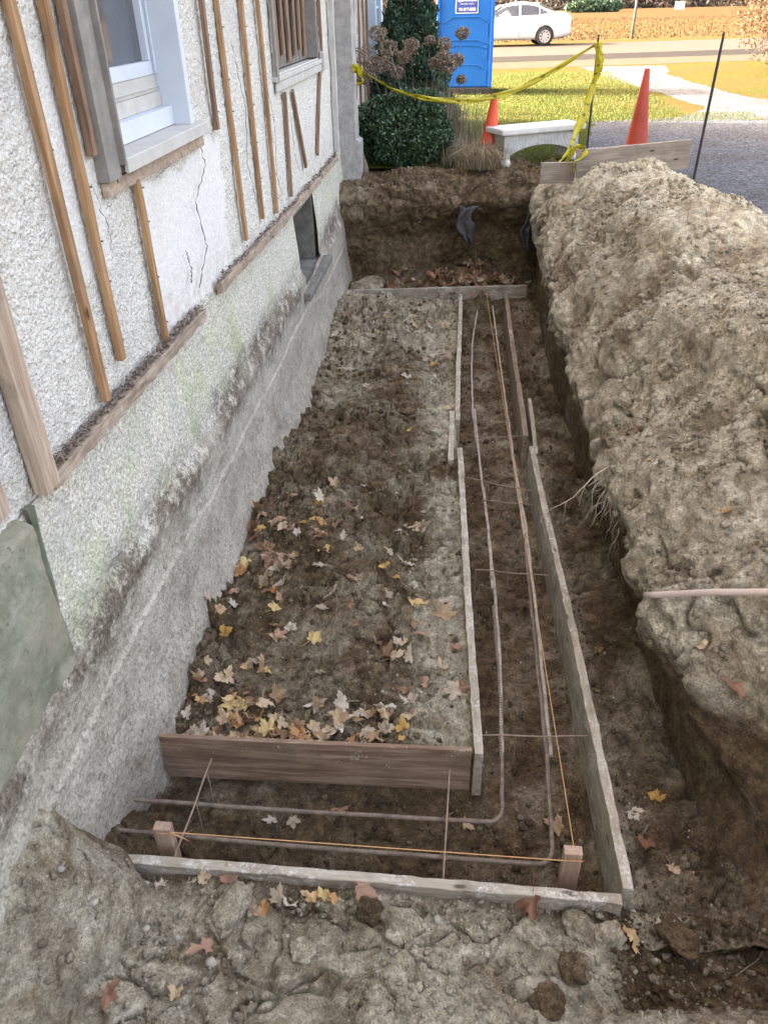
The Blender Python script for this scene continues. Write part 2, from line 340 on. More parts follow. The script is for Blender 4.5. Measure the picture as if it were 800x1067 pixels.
class MB:
    def __init__(s): s.v = []; s.f = []
    def add(s, vs, fs):
        k = len(s.v); s.v += [tuple(v) for v in vs]; s.f += [tuple(i + k for i in f) for f in fs]; return s
    def box(s, x0, x1, y0, y1, z0, z1):
        return s.add([(x0, y0, z0), (x1, y0, z0), (x1, y1, z0), (x0, y1, z0), (x0, y0, z1), (x1, y0, z1), (x1, y1, z1), (x0, y1, z1)],
                     [(0, 3, 2, 1), (4, 5, 6, 7), (0, 1, 5, 4), (1, 2, 6, 5), (2, 3, 7, 6), (3, 0, 4, 7)])
    def tube(s, pts, r, n=8, cap=True):
        pts = [Vector(p) for p in pts]; rs = r if isinstance(r, (list, tuple)) else [r] * len(pts); k = len(s.v); up = None
        for i, p in enumerate(pts):
            t = (pts[min(i + 1, len(pts) - 1)] - pts[max(i - 1, 0)]).normalized()
            if up is None: up = t.orthogonal().normalized()
            up = (up - t * up.dot(t)); up = up.normalized() if up.length > 1e-6 else t.orthogonal().normalized()
            b2 = t.cross(up)
            for j in range(n):
                a = 2 * math.pi * j / n; s.v.append(tuple(p + (up * math.cos(a) + b2 * math.sin(a)) * rs[i]))
        for i in range(len(pts) - 1):
            for j in range(n):
                s.f.append((k + i * n + j, k + i * n + (j + 1) % n, k + (i + 1) * n + (j + 1) % n, k + (i + 1) * n + j))
        if cap:
            s.f.append(tuple(k + j for j in reversed(range(n)))); e = k + (len(pts) - 1) * n; s.f.append(tuple(e + j for j in range(n)))
        return s
    def build(s, name, mat, parent=None, smooth=False, bevel=0.0, world=True):
        vs_ = s.v
        if parent is not None and world: L = parent.location; vs_ = [(v[0] - L.x, v[1] - L.y, v[2] - L.z) for v in s.v]
        o = pyobj(name, vs_, s.f, mat, parent, smooth)
        if bevel:
            md = o.modifiers.new('bevel', 'BEVEL'); md.width = bevel; md.segments = 2; md.limit_method = 'ANGLE'
        return o
def grid_mesh(name, P, mat, parent=None, pale=None, mask=None, flip=False, smooth=True, kind=None):
    nu, nv = P.shape[:2]; idx = np.arange(nu * nv).reshape(nu, nv)
    a, b_, c, d = idx[:-1, :-1], idx[1:, :-1], idx[1:, 1:], idx[:-1, 1:]
    q = np.stack([a, b_, c, d] if not flip else [a, d, c, b_], -1)
    q = q[mask] if mask is not None else q.reshape(-1, 4)
    q = q.reshape(-1, 4)
    me = bpy.data.meshes.new(name); me.vertices.add(nu * nv); me.vertices.foreach_set('co', P.reshape(-1).astype(np.float32))
    me.loops.add(q.size); me.loops.foreach_set('vertex_index', q.reshape(-1).astype(np.int32))
    me.polygons.add(len(q)); me.polygons.foreach_set('loop_start', np.arange(0, q.size, 4, dtype=np.int32))
    me.update(calc_edges=True)
    if smooth: me.polygons.foreach_set('use_smooth', np.ones(len(q), bool))
    if pale is not None:
        at = me.attributes.new('pale', 'FLOAT', 'POINT'); at.data.foreach_set('value', pale.reshape(-1).astype(np.float32))
    o = mesh_obj(name, me, mat, parent)
    if kind: o['kind'] = kind
    return o
def grid_normals(P):
    du = np.gradient(P, axis=0); dv = np.gradient(P, axis=1); n = np.cross(du, dv); n /= np.linalg.norm(n, axis=-1, keepdims=True) + 1e-12
    return n
def interp_keys(keys, t):
    """keys: list of (t, [(a,b),...]) -> arrays interpolated smoothly at every t"""
    T = np.array([k[0] for k in keys]); V = np.array([k[1] for k in keys], float)
    out = np.zeros((len(t),) + V.shape[1:])
    for i in range(V.shape[1]):
        for j in range(V.shape[2]): out[:, i, j] = np.interp(t, T, V[:, i, j])
    return out
def resample(poly, n):
    """poly (m,2) -> n points evenly along a rounded polyline"""
    d = np.r_[0, np.cumsum(np.linalg.norm(np.diff(poly, axis=0), axis=1))]; d /= d[-1]
    s = np.linspace(0, 1, n); Q = np.stack([np.interp(s, d, poly[:, 0]), np.interp(s, d, poly[:, 1])], 1)
    k = max(3, n // 30) | 1; ker = np.hanning(k + 2)[1:-1]; ker /= ker.sum(); pad = k // 2
    for c in (0, 1):
        col = np.r_[2 * Q[0, c] - Q[1:pad + 1, c][::-1], Q[:, c], 2 * Q[-1, c] - Q[-pad - 1:-1, c][::-1]]
        Q[:, c] = np.convolve(col, ker, 'valid')
    return Q
def clods(P, seed=0, amp=1.0, dens=0.0):
    """clumpy broken soil relief: tilted angular clods at several sizes, crumbs and cracks"""
    W = P + 0.07 * np.stack([fbm(P, 5, 3, .6, seed + 91), fbm(P, 5, 3, .6, seed + 92), fbm(P, 5, 3, .6, seed + 93)], -1)
    h = 0.060 * fbm(P, 2.2, 6, 0.55, seed)
    for sc, am, sd, ms in ((5.5, .055, 3, 1.3), (13, .026, 7, 2.4), (31, .009, 13, 4.5), (64, .004, 19, 8)):
        Wq = W + (0.35 / sc) * np.stack([vnoise(P, sc * 1.7, sd + 1), vnoise(P, sc * 1.7, sd + 2), vnoise(P, sc * 1.7, sd + 3)], -1)
        f1, f2, i1, tl = facets(Wq, sc, seed + sd); c = f2 - f1
        m = sstep(-0.25, 0.35, vnoise(P, ms, seed + sd + 1) + dens)
        plate = ((i1 - .45) * .9 + 1.5 * tl) * sstep(0.0, .12, c)
        h = h + m * am * plate
        if sc < 20: h = h - m * am * .8 * np.exp(-(c / .05) ** 2) * (vnoise(P, ms * 1.3, seed + 60) > .05)
    h = h + 0.013 * fbm(P, 17, 5, 0.72, seed + 30)
    return amp * h

def logsp(a, b, n, c=1.2): return np.exp(np.linspace(math.log(a + c), math.log(b + c), n)) - c
SURF = []      # meshes things can rest on

# ------------------------------------------------------------ setting: wide ground
def mat_lawn():
    m, t, p = new_mat('lawn'); b = NB(t)
    n = b.noise(0.55, 6, 0.6); n2 = b.noise(9, 6, 0.75); n3 = b.noise(1.3, 5, 0.6, b.mapping(loc=(8, 1, 0)))
    g = b.ramp(n2, [(0.3, (0.024, 0.044, 0.008)), (0.7, (0.058, 0.080, 0.019))])
    d = b.ramp(n2, [(0.3, (0.050, 0.037, 0.016)), (0.7, (0.090, 0.070, 0.034))])
    y = b.sep()[1]; x = b.sep()[0]
    far = b.ramp(b.math('DIVIDE', y, 100), [(0.12, 0.0), (0.20, 0.25), (0.30, 0.45), (0.40, 1.0)])
    right = b.ramp(b.math('DIVIDE', x, 10), [(0.12, 0.0), (0.3, 0.5)])
    f = b.math('ADD', b.math('ADD', b.math('MULTIPLY', b.math('SUBTRACT', n, 0.5), 2.2), 0.22), b.math('MAXIMUM', far, right), True)
    col = b.mix(f, g, d)
    red = b.math('MULTIPLY', b.ramp(b.math('DIVIDE', y, 100), [(0.62, 0.0), (0.75, 1.0)]), 0.75)
    col = b.mix(red, col, b.ramp(n3, [(0.35, (0.046, 0.031, 0.018)), (0.65, (0.070, 0.049, 0.030))]))
    b.l(col, p.inputs['Base Color']); p.inputs['Roughness'].default_value = 0.95; p.inputs['Specular IOR Level'].default_value = 0.0
    b.l(b.bump(b.noise(30, 6, 0.75), 0.8, 0.05), p.inputs['Normal'])
    return m
def mat_gravel():
    m, t, p = new_mat('gravel'); b = NB(t)
    v = b.voro(45, 'F1', 'Color'); d = b.voro(45)
    sc = b.n('ShaderNodeSeparateColor'); b.l(v, sc.inputs[0])
    col = b.ramp(sc.outputs[0], [(0, (0.034, 0.040, 0.050)), (0.5, (0.064, 0.075, 0.091)), (1, (0.13, 0.142, 0.162))])
    col = b.mix(b.ramp(b.noise(0.9, 6, 0.65), [(0.45, 0.0), (0.65, 0.5)]), col, (0.045, 0.042, 0.036))
    b.l(col, p.inputs['Base Color']); p.inputs['Roughness'].default_value = 0.95
    b.l(b.bump(b.math('ADD', b.math('MULTIPLY', d, -1.0), b.noise(6, 3)), 0.9, 0.02), p.inputs['Normal']); p.inputs['Specular IOR Level'].default_value = 0.05
    return m
M['lawn'] = mat_lawn(); M['gravel'] = mat_gravel()
M['asphalt'] = mat_simple('old_pale_asphalt', (0.055, 0.052, 0.047), 0.95, 0.12, 2.5, 0.4, 60, spec=0.03)
M['road_dark'] = mat_simple('dark_road_strip', (0.022, 0.022, 0.022), 0.95, 0.15, 2.5, 0.4, 60, spec=0.03)  # darker tone for one band along the near side of the road
M['apron'] = mat_simple('sandy_road_shoulder', (0.055, 0.049, 0.038), 0.95, 0.18, 2.5, 0.4, 60, spec=0.03)
M['paint_white'] = mat_simple('road_paint', (0.075, 0.075, 0.07), 0.8, 0.08, 6, spec=.03)

# one sheet to the horizon, with an opening where the trench is dug
HX0, HX1, HY0, HY1 = -1.75, 2.45, -2.4, 9.75
xs = [-600, -60, -12, HX0, HX1, 8, 16, 60, 600]; ys_ = [-500, -40, -8, HY0, HY1, 13, 18, 26, 42, 80, 140, 300, 900]
bm = bmesh.new(); vt = {}
for i, x in enumerate(xs):
    for j, y in enumerate(ys_): vt[i, j] = bm.verts.new((x, y, 0.0))
for i in range(len(xs) - 1):
    for j in range(len(ys_) - 1):
        if i == 3 and j == 3: continue
        bm.faces.new((vt[i, j], vt[i + 1, j], vt[i + 1, j + 1], vt[i, j + 1]))
me = bpy.data.meshes.new('ground'); bm.to_mesh(me); bm.free()
ground = tag(mesh_obj('ground', me, M['lawn']), kind='structure')

def ragged(pts, step=0.25, amp=0.12, seed=0):
    out = []; r = random.Random(seed)
    for i in range(len(pts)):
        a, b = Vector((*pts[i], 0)), Vector((*pts[(i + 1) % len(pts)], 0)); L = (b - a).length; k = max(1, int(L / step))
        nrm = Vector((-(b - a).y, (b - a).x, 0)).normalized()
        for q in range(k):
            out.append(a.lerp(b, q / k) + nrm * r.uniform(-amp, amp))
    return out
def flat(name, pts, z, mat, ragamp=0.0, step=0.3, seed=1, kind='structure'):
    v = ragged(pts, step, ragamp, seed) if ragamp else [Vector((*p, 0)) for p in pts]
    bm = bmesh.new(); vs_ = [bm.verts.new((p.x, p.y, z)) for p in v]; [bm.faces.new([vs_[i] for i in t3]) for t3 in tessellate_polygon([v])]
    me = bpy.data.meshes.new(name); bm.to_mesh(me); bm.free()
    for pl in me.polygons:
        if pl.normal.z < 0: pl.flip()
    return tag(mesh_obj(name, me, mat), kind=kind)
# gravel driveway: wide in front, narrowing as it bends to the road
flat('gravel_driveway', [(1.35, 9.9), (2.3, 9.0), (2.5, 6.0), (2.5, -6), (14, -6), (14, 9), (9, 12.6), (6.2, 14.6), (5.2, 17.0), (5.0, 19.5), (4.9, 22), (5.4, 24.9), (3.1, 24.9), (3.3, 22.8), (3.5, 20.0), (3.9, 17.3), (4.1, 15.2), (3.4, 14.0), (2.0, 13.6), (1.7, 12.0)], 0.004, M['gravel'], 0.07, 0.2, 3)
def rs(y0, y1): return [(-80, y0 - 10.5), (90, y0 + 20.5 * .0 + 12.5), (90, y1 + 12.5), (-80, y1 - 10.5)]
def band(name, a, b, z, mat):   # bands cross the view a little askew: y = a + 0.22 (x - 3)
    s = 0.22
    return flat(name, [(-80, a + s * -83), (120, a + s * 117), (120, b + s * 117), (-80, b + s * -83)], z, mat)
band('road_shoulder', 25.0, 27.6, 0.004, M['apron'])
band('road_edge_strip', 27.6, 30.1, 0.006, M['road_dark'])
band('road', 30.1, 37.0, 0.008, M['asphalt'])
band('road_line', 30.25, 30.4, 0.012, M['paint_white'])

# ------------------------------------------------------------ setting: the dug trench
def xL(y): return np.interp(y, [2.2, 4.9, 5.46, 8.4], [0.157, 0.03, 0.005, 0.0])
def xR(y): return np.interp(y, [1.6, 4.95, 5.1, 8.35], [0.655, 0.535, 0.51, 0.49])
def floor_z(X, Y):
    plot = -1.10 + 0.05 * vnoise(np.stack([X, Y, 0 * X], -1), 0.9, 3) - 0.03 * np.exp(-((Y - 2.2) / 0.3) ** 2)
    plot = plot + 0.05 * sstep(-0.9, -1.3, X)
    chan = -1.335 + 0 * X
    right = -1.17 + 0.05 * sstep(0.75, 1.1, X) + 0.5 * sstep(1.02, 1.45, X)
    inch = sstep(0.0, 0.035, X - xL(Y)) * sstep(8.42, 8.38, Y)
    z = plot * (1 - inch) + chan * inch
    front = sstep(2.225, 2.195, Y) * sstep(1.60, 1.64, Y)           # cross channel under the end plank
    z = z * (1 - front) + chan * front
    r = sstep(0.0, 0.04, X - xR(Y)); z = z * (1 - r) + right * r
    back = sstep(8.42, 8.47, Y)
    z = z * (1 - back) + back * (-1.15 + 0.22 * sstep(8.6, 9.1, Y) * (0.7 + 0.6 * vnoise(np.stack([X, Y, 0 * X], -1), 1.8, 44)))
    near = sstep(1.63, 1.60, Y); nz = -1.13 + 0 * X
    return z * (1 - near) + near * nz
X_ = np.linspace(-1.42, 1.30, 250); Y_ = logsp(1.5, 9.35, 560)
GX, GY = np.meshgrid(X_, Y_, indexing='ij'); GZ = floor_z(GX, GY)
P = np.stack([GX, GY, GZ], -1)
inchan = (sstep(0.0, 0.03, GX - xL(GY)) * (1 - sstep(-0.03, 0.0, GX - xR(GY))) * sstep(8.42, 8.38, GY))
inchan = np.maximum(inchan, sstep(2.23, 2.20, GY) * (1 - sstep(-0.03, 0.0, GX - xR(GY))) * (GY > 1.6))
cl = clods(P, 5, 1.3, 0.2) + (GX < xL(GY) - .1) * (GY > 2.5) * (GY < 8.3) * .07 * np.exp(-((GX + .62 + .15 * np.sin(GY * 1.7)) / .22) ** 2) + (GX < xL(GY)) * (GY < 8.4) * .05 * fbm(P, 1.5, 3, .5, 402)
edge = np.exp(-((GX - xL(GY) - 0.02) / 0.05) ** 2) * (GY > 2.15) + np.exp(-((GX - xR(GY) - .02) / 0.05) ** 2) + np.exp(-((GY - 2.21) / 0.03) ** 2) * (GX < xL(GY) + .1) + np.exp(-((GY - 1.6) / 0.04) ** 2)
P[..., 2] += cl * (1 - 0.62 * inchan) * (1 - 0.9 * np.clip(edge, 0, 1)) - 0.025
WB = .22 * fbm(P, 1.6, 5, .6, 511)
pale = 0.27 + 0.58 * (GY > 2.24) * sstep(0.38, 0.10, xL(GY) - GX + WB) * (GX < xL(GY)) * (GY < 8.4) * sstep(-0.15, .25, vnoise(P, 2.1, 71) + 0.15)
pale = pale + 0.28 * sstep(5.9, 6.9, GY + 3 * WB) * (GX < xL(GY)) * (GY < 8.4)
pale = pale + 0.06 * (GX > xR(GY)) - 0.06 * inchan * sstep(4.5, 2.3, GY) + 0.30 * np.exp(-((GX - xR(GY) - .09) / .06) ** 2) * (GY < 5)
pale = np.where(GY > 8.4, 0.12, pale)
SURF.append(grid_mesh('trench_floor', P, M['soil'], pale=pale, kind='structure'))

# right bank and spoil mound: profiles swept along the trench (x, z)
K = [
 (0.9,  [(1.30, -1.35), (1.42, -1.05), (1.55, -0.75), (1.62, -0.55), (1.75, -0.30), (1.95, 0.0), (2.2, 0.2), (2.5, 0.18), (2.8, 0.05), (3.2, -0.12)]),
 (1.5,  [(1.12, -1.35), (1.20, -1.10), (1.30, -0.85), (1.38, -0.66), (1.48, -0.45), (1.65, -0.10), (1.9, 0.22), (2.3, 0.25), (2.7, 0.08), (3.2, -0.12)]),
 (1.85, [(1.03, -1.35), (1.10, -1.12), (1.16, -0.95), (1.14, -0.80), (1.20, -0.55), (1.45, -0.12), (1.75, 0.25), (2.2, 0.30), (2.7, 0.08), (3.2, -0.12)]),
 (2.1,  [(1.00, -1.35), (1.05, -1.05), (1.08, -0.85), (0.96, -0.68), (0.98, -0.50), (1.22, -0.12), (1.60, 0.25), (2.1, 0.32), (2.65, 0.08), (3.1, -0.12)]),
 (2.35, [(1.00, -1.35), (1.02, -1.0), (1.02, -0.70), (0.82, -0.50), (0.84, -0.36), (1.12, -0.06), (1.50, 0.30), (2.0, 0.36), (2.6, 0.08), (3.1, -0.12)]),
 (3.0,  [(0.98, -1.35), (1.00, -1.0), (1.00, -0.66), (0.86, -0.50), (0.85, -0.36), (1.10, -0.05), (1.45, 0.33), (1.95, 0.40), (2.6, 0.08), (3.1, -0.12)]),
 (3.6,  [(0.96, -1.35), (0.98, -1.05), (0.97, -0.80), (0.88, -0.62), (0.84, -0.46), (1.08, -0.08), (1.45, 0.33), (1.9, 0.42), (2.6, 0.08), (3.1, -0.12)]),
 (4.5,  [(0.93, -1.35), (0.93, -1.0), (0.90, -0.75), (0.80, -0.62), (0.74, -0.42), (0.98, -0.05), (1.4, 0.35), (1.85, 0.44), (2.55, 0.08), (3.1, -0.12)]),
 (5.4,  [(0.90, -1.35), (0.88, -1.0), (0.84, -0.68), (0.70, -0.45), (0.70, -0.25), (0.95, 0.03), (1.35, 0.33), (1.8, 0.42), (2.5, 0.08), (3.0, -0.12)]),
 (6.4,  [(0.85, -1.35), (0.83, -1.0), (0.80, -0.70), (0.74, -0.50), (0.70, -0.25), (0.92, 0.02), (1.3, 0.30), (1.78, 0.38), (2.45, 0.08), (2.95, -0.12)]),
 (7.6,  [(0.85, -1.35), (0.83, -1.0), (0.82, -0.70), (0.80, -0.42), (0.76, -0.16), (0.92, 0.04), (1.25, 0.22), (1.72, 0.30), (2.35, 0.08), (2.8, -0.12)]),
 (8.6,  [(0.88, -1.35), (0.86, -1.0), (0.86, -0.70), (0.84, -0.42), (0.80, -0.16), (0.92, 0.00), (1.2, 0.08), (1.6, 0.10), (2.2, 0.04), (2.7, -0.10)]),
 (9.4,  [(0.92, -1.35), (0.90, -1.0), (0.90, -0.70), (0.88, -0.42), (0.84, -0.12), (0.95, -0.02), (1.2, 0.03), (1.6, 0.03), (2.2, -0.02), (2.6, -0.08)]),
 (10.0, [(0.95, -1.35), (0.95, -1.0), (0.95, -0.70), (0.95, -0.42), (0.90, -0.12), (1.0, -0.05), (1.2, -0.03), (1.6, -0.03), (2.2, -0.04), (2.6, -0.08)]),
]
Yb = logsp(0.9, 10.0, 600); Q = interp_keys(K, Yb); NU = 330
P = np.zeros((NU, len(Yb), 3))
for j in range(len(Yb)):
    r = resample(Q[j], NU); P[:, j, 0] = r[:, 0]; P[:, j, 1] = Yb[j]; P[:, j, 2] = r[:, 1]
N = grid_normals(P); N *= np.sign(N[NU // 2, 5, 2] + 1e-9)
big = 0.13 * fbm(P, 1.25, 3, 0.5, 61) + 0.07 * fbm(P, 2.7, 5, 0.55, 62, True)
onface = sstep(-0.35, -0.75, P[..., 2])            # the cut face is smoother than the heap
c1 = clods(P, 21, 1.0, -0.28) * (0.7 + 0.5 * sstep(-.3, .4, vnoise(P, .9, 301))) - .05 * np.exp(-(fbm(P, 1.5, 4, .55, 811) / .035) ** 2) * sstep(-.1, .3, vnoise(P, 1.3, 812))
D = (big * (1 - 0.6 * onface) + c1 * (1 - 0.55 * onface)) * sstep(-0.13, 0.08, P[..., 2] + 0.9 * (P[..., 0] < 2.0))
fade = sstep(10.0, 9.4, P[..., 1]); D = D * (0.3 + 0.7 * fade)
base = P.copy(); P = P + N * D[..., None]
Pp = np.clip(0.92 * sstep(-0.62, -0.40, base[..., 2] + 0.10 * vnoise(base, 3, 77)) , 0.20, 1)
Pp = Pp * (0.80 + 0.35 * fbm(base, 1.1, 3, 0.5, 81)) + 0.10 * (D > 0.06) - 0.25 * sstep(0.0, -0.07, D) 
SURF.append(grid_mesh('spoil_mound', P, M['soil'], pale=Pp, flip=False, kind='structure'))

# far bank: profiles (y, z) swept across the trench end
K = [
 (-1.46, [(8.95, -1.35), (9.02, -0.95), (9.05, -0.60), (8.98, -0.36), (9.02, -0.16), (9.2, -0.08), (9.6, -0.05), (10.3, -0.03), (11.0, -0.04)]),
 (-1.1,  [(8.95, -1.35), (9.02, -0.95), (9.10, -0.62), (8.98, -0.36), (8.98, -0.20), (9.15, -0.10), (9.6, -0.04), (10.3, -0.02), (11.0, -0.03)]),
 (-0.5,  [(8.98, -1.35), (9.05, -0.95), (9.10, -0.60), (8.92, -0.42), (8.82, -0.24), (9.0, -0.08), (9.5, -0.02), (10.3, 0.0), (11.0, -0.03)]),
 (0.0,   [(9.05, -1.35), (9.12, -0.95), (9.18, -0.55), (8.98, -0.34), (8.90, -0.20), (9.05, -0.06), (9.5, -0.01), (10.3, 0.0), (11.0, -0.03)]),
 (0.5,   [(9.10, -1.35), (9.15, -0.95), (9.2, -0.55), (9.02, -0.32), (8.95, -0.20), (9.1, -0.05), (9.5, 0.0), (10.3, 0.0), (11.0, -0.03)]),
 (0.95,  [(9.10, -1.35), (9.15, -0.95), (9.2, -0.55), (9.05, -0.32), (9.0, -0.18), (9.15, 0.0), (9.5, 0.0), (10.3, -0.01), (11.0, -0.03)]),
 (2.0,   [(9.10, -1.35), (9.15, -0.95), (9.2, -0.55), (9.05, -0.32), (9.0, -0.18), (9.15, -0.02), (9.5, -0.03), (10.0, -0.03), (10.6, -0.05)]),
]
Xb = np.linspace(-1.46, 2.0, 260); Q = interp_keys(K, Xb); NU = 250
P = np.zeros((NU, len(Xb), 3))
for j in range(len(Xb)):
    r = resample(Q[j], NU); P[:, j, 1] = r[:, 0]; P[:, j, 0] = Xb[j]; P[:, j, 2] = r[:, 1]
N = grid_normals(P); N *= np.sign(N[NU - 40, 50, 2])
D = 0.12 * fbm(P, 1.9, 4, 0.55, 161) + clods(P, 121, 1.0, 0.1); D *= sstep(11.0, 10.2, P[..., 1]) * .9 + .1
base = P.copy(); P = P + N * D[..., None]
Pp = 0.17 * sstep(-0.42, -0.22, base[..., 2] + 0.1 * vnoise(base, 3, 7)) + 0.02 + 0.2 * (base[..., 0] < -0.4) * sstep(-.1, .3, vnoise(base, 2.5, 9)) - 0.15 * sstep(9.2, 9.6, base[..., 1])
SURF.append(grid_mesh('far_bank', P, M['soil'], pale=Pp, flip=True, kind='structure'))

# near bank the photographer stands on, with the heap that leans on the house wall
X_ = np.linspace(-1.45, 2.9, 520); Y_ = np.r_[np.linspace(-2.5, 0.45, 60)[:-1], np.linspace(0.45, 1.60, 210), np.linspace(1.61, 1.95, 50)]
GX, GY = np.meshgrid(X_, Y_, indexing='ij'); B3 = np.stack([GX, GY, 0 * GX], -1)
yy = GY + 0.10 * vnoise(B3, 2.5, 33)
Z = np.interp(yy.ravel(), [-2.5, -0.6, 0.3, 0.7, 1.0, 1.2, 1.45, 1.6], [0.0, -0.05, -0.55, -0.86, -0.97, -1.02, -1.06, -1.09]).reshape(GX.shape)
# right: a pit at the foot of the bank, then a rounded hump
pit = sstep(0.52, 0.78, GX + 0.08 * vnoise(B3, 3, 35)) 
hump = sstep(1.30, 1.10, GY + 0.10 * vnoise(B3, 2.0, 37) - 0.05 * (GX - 0.9))
zr = -1.20 + hump * (0.30 + 0.05 * (1.2 - GY)) + np.interp(yy.ravel(), [-2.5, -0.6, 0.3, 0.7], [0.9, 0.85, 0.33, 0.0]).reshape(GX.shape)
Z = Z * (1 - pit) + zr * pit
Z = Z + sstep(1.15, 1.7, GX) * 0.9 * sstep(1.5, .4, GY + 0 * GX)
Z = np.minimum(Z, 0.12)
# left heap, with a slumped face
hx = -1.04 + 0.08 * vnoise(B3, 2.6, 41) - 0.16 * sstep(1.5, 1.05, GY) - .13 * sstep(1.45, 1.65, GY)
heap = sstep(0.03, -0.04, GX - hx) * sstep(1.95, 1.55, GY)
Z = np.where(GY > 1.605, -1.25, Z); Z = Z + heap * 0.13 + sstep(0.0, -0.34, GX - hx) * np.interp(GY, [0.2, 1.0, 1.5, 1.75, 1.95], [0.38, 0.44, 0.40, 0.22, 0.0])
Z = np.where((GY > 1.6) & (GX > -1.12), -1.7, Z)
P = np.stack([GX, GY, Z], -1)
smooth_h = np.clip(pit * hump + heap * 0.5, 0, 1)
P[..., 2] += clods(P, 205, 0.72, -0.12) * (1 - 0.55 * smooth_h) * (1 - 0.75 * np.exp(-((GY - 1.6) / 0.035) ** 2)) - 0.02
P[..., 0] += 0.02 * vnoise(P, 9, 206); 
wet = sstep(0.55, 0.8, GX + 0.12 * vnoise(B3, 3, 51)) * (1 - hump)
Pp = 0.80 + 0.35 * fbm(P, 2.0, 3, 0.5, 55) - 0.70 * wet - 0.30 * sstep(1.42, 1.58, GY) - 0.08 * heap - .5 * (GY > 1.6)
SURF.append(grid_mesh('near_bank', P, M['soil'], pale=Pp, kind='structure'))

def make_bvh(objs):
    vs_, fs = [], []
    for o in objs:
        me = o.data; k = len(vs_)
        co = np.zeros(len(me.vertices) * 3, np.float32); me.vertices.foreach_get('co', co); vs_ += [tuple(c) for c in co.reshape(-1, 3).tolist()]
        ix = np.zeros(len(me.polygons) * 4, np.int32); me.loops.foreach_get('vertex_index', ix); fs += [tuple(f) for f in (ix.reshape(-1, 4) + k).tolist()]
    return BVHTree.FromPolygons(vs_, fs)
bvh = make_bvh(SURF)
def drop(x, y, ztop=2.0):
    h = bvh.ray_cast(Vector((x, y, ztop)), Vector((0, 0, -1)))
    return (h[0], h[1] if h[1].z > 0 else -h[1]) if h[0] else (Vector((x, y, 0.0)), Vector((0, 0, 1)))

# ------------------------------------------------------------ the house
house = empty('house', (-1.40, 6.0, 0.0), 'long old house with white roughcast wall, wooden furring strips and exposed foundation beside the trench', 'house')
HY_0, HY_1, TOP = -3.0, 14.2, 5.4
def wall_grid(ys, zs, xfun, holes, name, mat, ampf, seed, patchf=None):
    ys = np.array(sorted(set(np.round(ys, 5)))); zs = np.array(sorted(set(np.round(zs, 5))))
    Yg, Zg = np.meshgrid(ys, zs, indexing='ij'); Xg = xfun(Yg, Zg)
    P = np.stack([Xg, Yg, Zg], -1)
    edge = np.zeros_like(Yg)
    for (a, b, c, d) in holes:
        dy = np.maximum(a - Yg, Yg - b); dz = np.maximum(c - Zg, Zg - d); dist = np.maximum(dy, dz); edge = np.maximum(edge, sstep(0.03, 0.0, dist))
    pm = patchf(P) if patchf else np.zeros(P.shape[:2])
    P[..., 0] += ampf(P) * (1 - edge) * (1 - .75 * pm) - .004 * pm
    yc = (ys[:-1] + ys[1:]) / 2; zc = (zs[:-1] + zs[1:]) / 2; YC, ZC = np.meshgrid(yc, zc, indexing='ij')
    mask = np.ones_like(YC, bool)
    for (a, b, c, d) in holes: mask &= ~((YC > a) & (YC < b) & (ZC > c) & (ZC < d))
    P = P - np.array(house.location)
    o = grid_mesh(name, P, mat, parent=house, mask=mask, pale=pm)
    return o
W1 = (3.20, 4.24, 1.15, 2.55); W2 = (6.42, 8.36, 1.21, 2.6)
def st_amp(P):
    f1, f2, i = worley(P, 62, 3)
    h = 0.010 * fbm(P, 3, 3, 0.5, 5) + 0.0045 * np.clip(0.8 - f1, 0, 1) * 2 + 0.005 * fbm(P, 45, 3, 0.6, 8)
    return h
def patch_f(P):
    y, z = P[..., 1], P[..., 2]; w1 = .12 * fbm(P, 3, 4, .6, 71)
    d = np.minimum.reduce([y - 3.42 + w1, 4.75 - y + w1, z - .30 + w1 * .4, 1.02 - z + w1])
    d2 = np.minimum.reduce([y - 2.62 + w1 * .5, 3.05 - y + w1, z - .8, 1.6 - z + w1])
    return np.maximum(sstep(-.02, .02, d), .7 * sstep(-.02, .02, d2))
ysw = np.r_[np.linspace(-3, 1.5, 30), logsp(1.5, 14.2, 620, 1.0), W1[:2], W2[:2]]
zsw = np.r_[np.linspace(0.27, 1.9, 190), np.linspace(1.95, 5.4, 40), W1[2:], W2[2:]]
wall_grid(ysw, zsw, lambda y, z: -1.40 + 0 * y, [W1, W2], 'stucco_wall', M['stucco'], st_amp, 3, patch_f)
BW = (6.55, 7.50, -0.40, 0.18)
def fx(y, z):
    wob = 0.12 * vnoise(np.stack([0 * y, y, 0 * y], -1), 0.8, 3)
    x = -1.392 + 0.03 * sstep(0.25, -0.2, z) + 0.085 * sstep(-0.32 + wob, -0.44 + wob, z) * 0.5 + 0.010 * sstep(-0.66 + wob, -0.675 + wob, z) + 0.07 * sstep(-0.75, -1.25, z)
    return x
def fd_amp(P):
    low = sstep(-0.25, -0.45, P[..., 2])
    f1, f2, i = worley(P, 62, 13)
    h = (1 - low) * (0.008 * fbm(P, 3, 3, 0.5, 5) + 0.004 * np.clip(0.8 - f1, 0, 1) * 2 + 0.004 * fbm(P, 45, 3, 0.6, 8))
    h = h + low * (0.022 * fbm(P, 1.8, 4, 0.5, 15) + 0.004 * fbm(P, 13, 5, 0.65, 16) + 0.012 * np.minimum(0, fbm(P, 7, 4, .6, 19) + .12) * 2)
    h = h + 0.05 * sstep(-0.85, -1.25, P[..., 2]) * np.maximum(0, vnoise(P, 2.3, 18)) - 0.10 * sstep(-0.8, -1.3, P[..., 2]) * sstep(2.35, 1.9, P[..., 1]) * sstep(1.4, 1.75, P[..., 1])
    return h
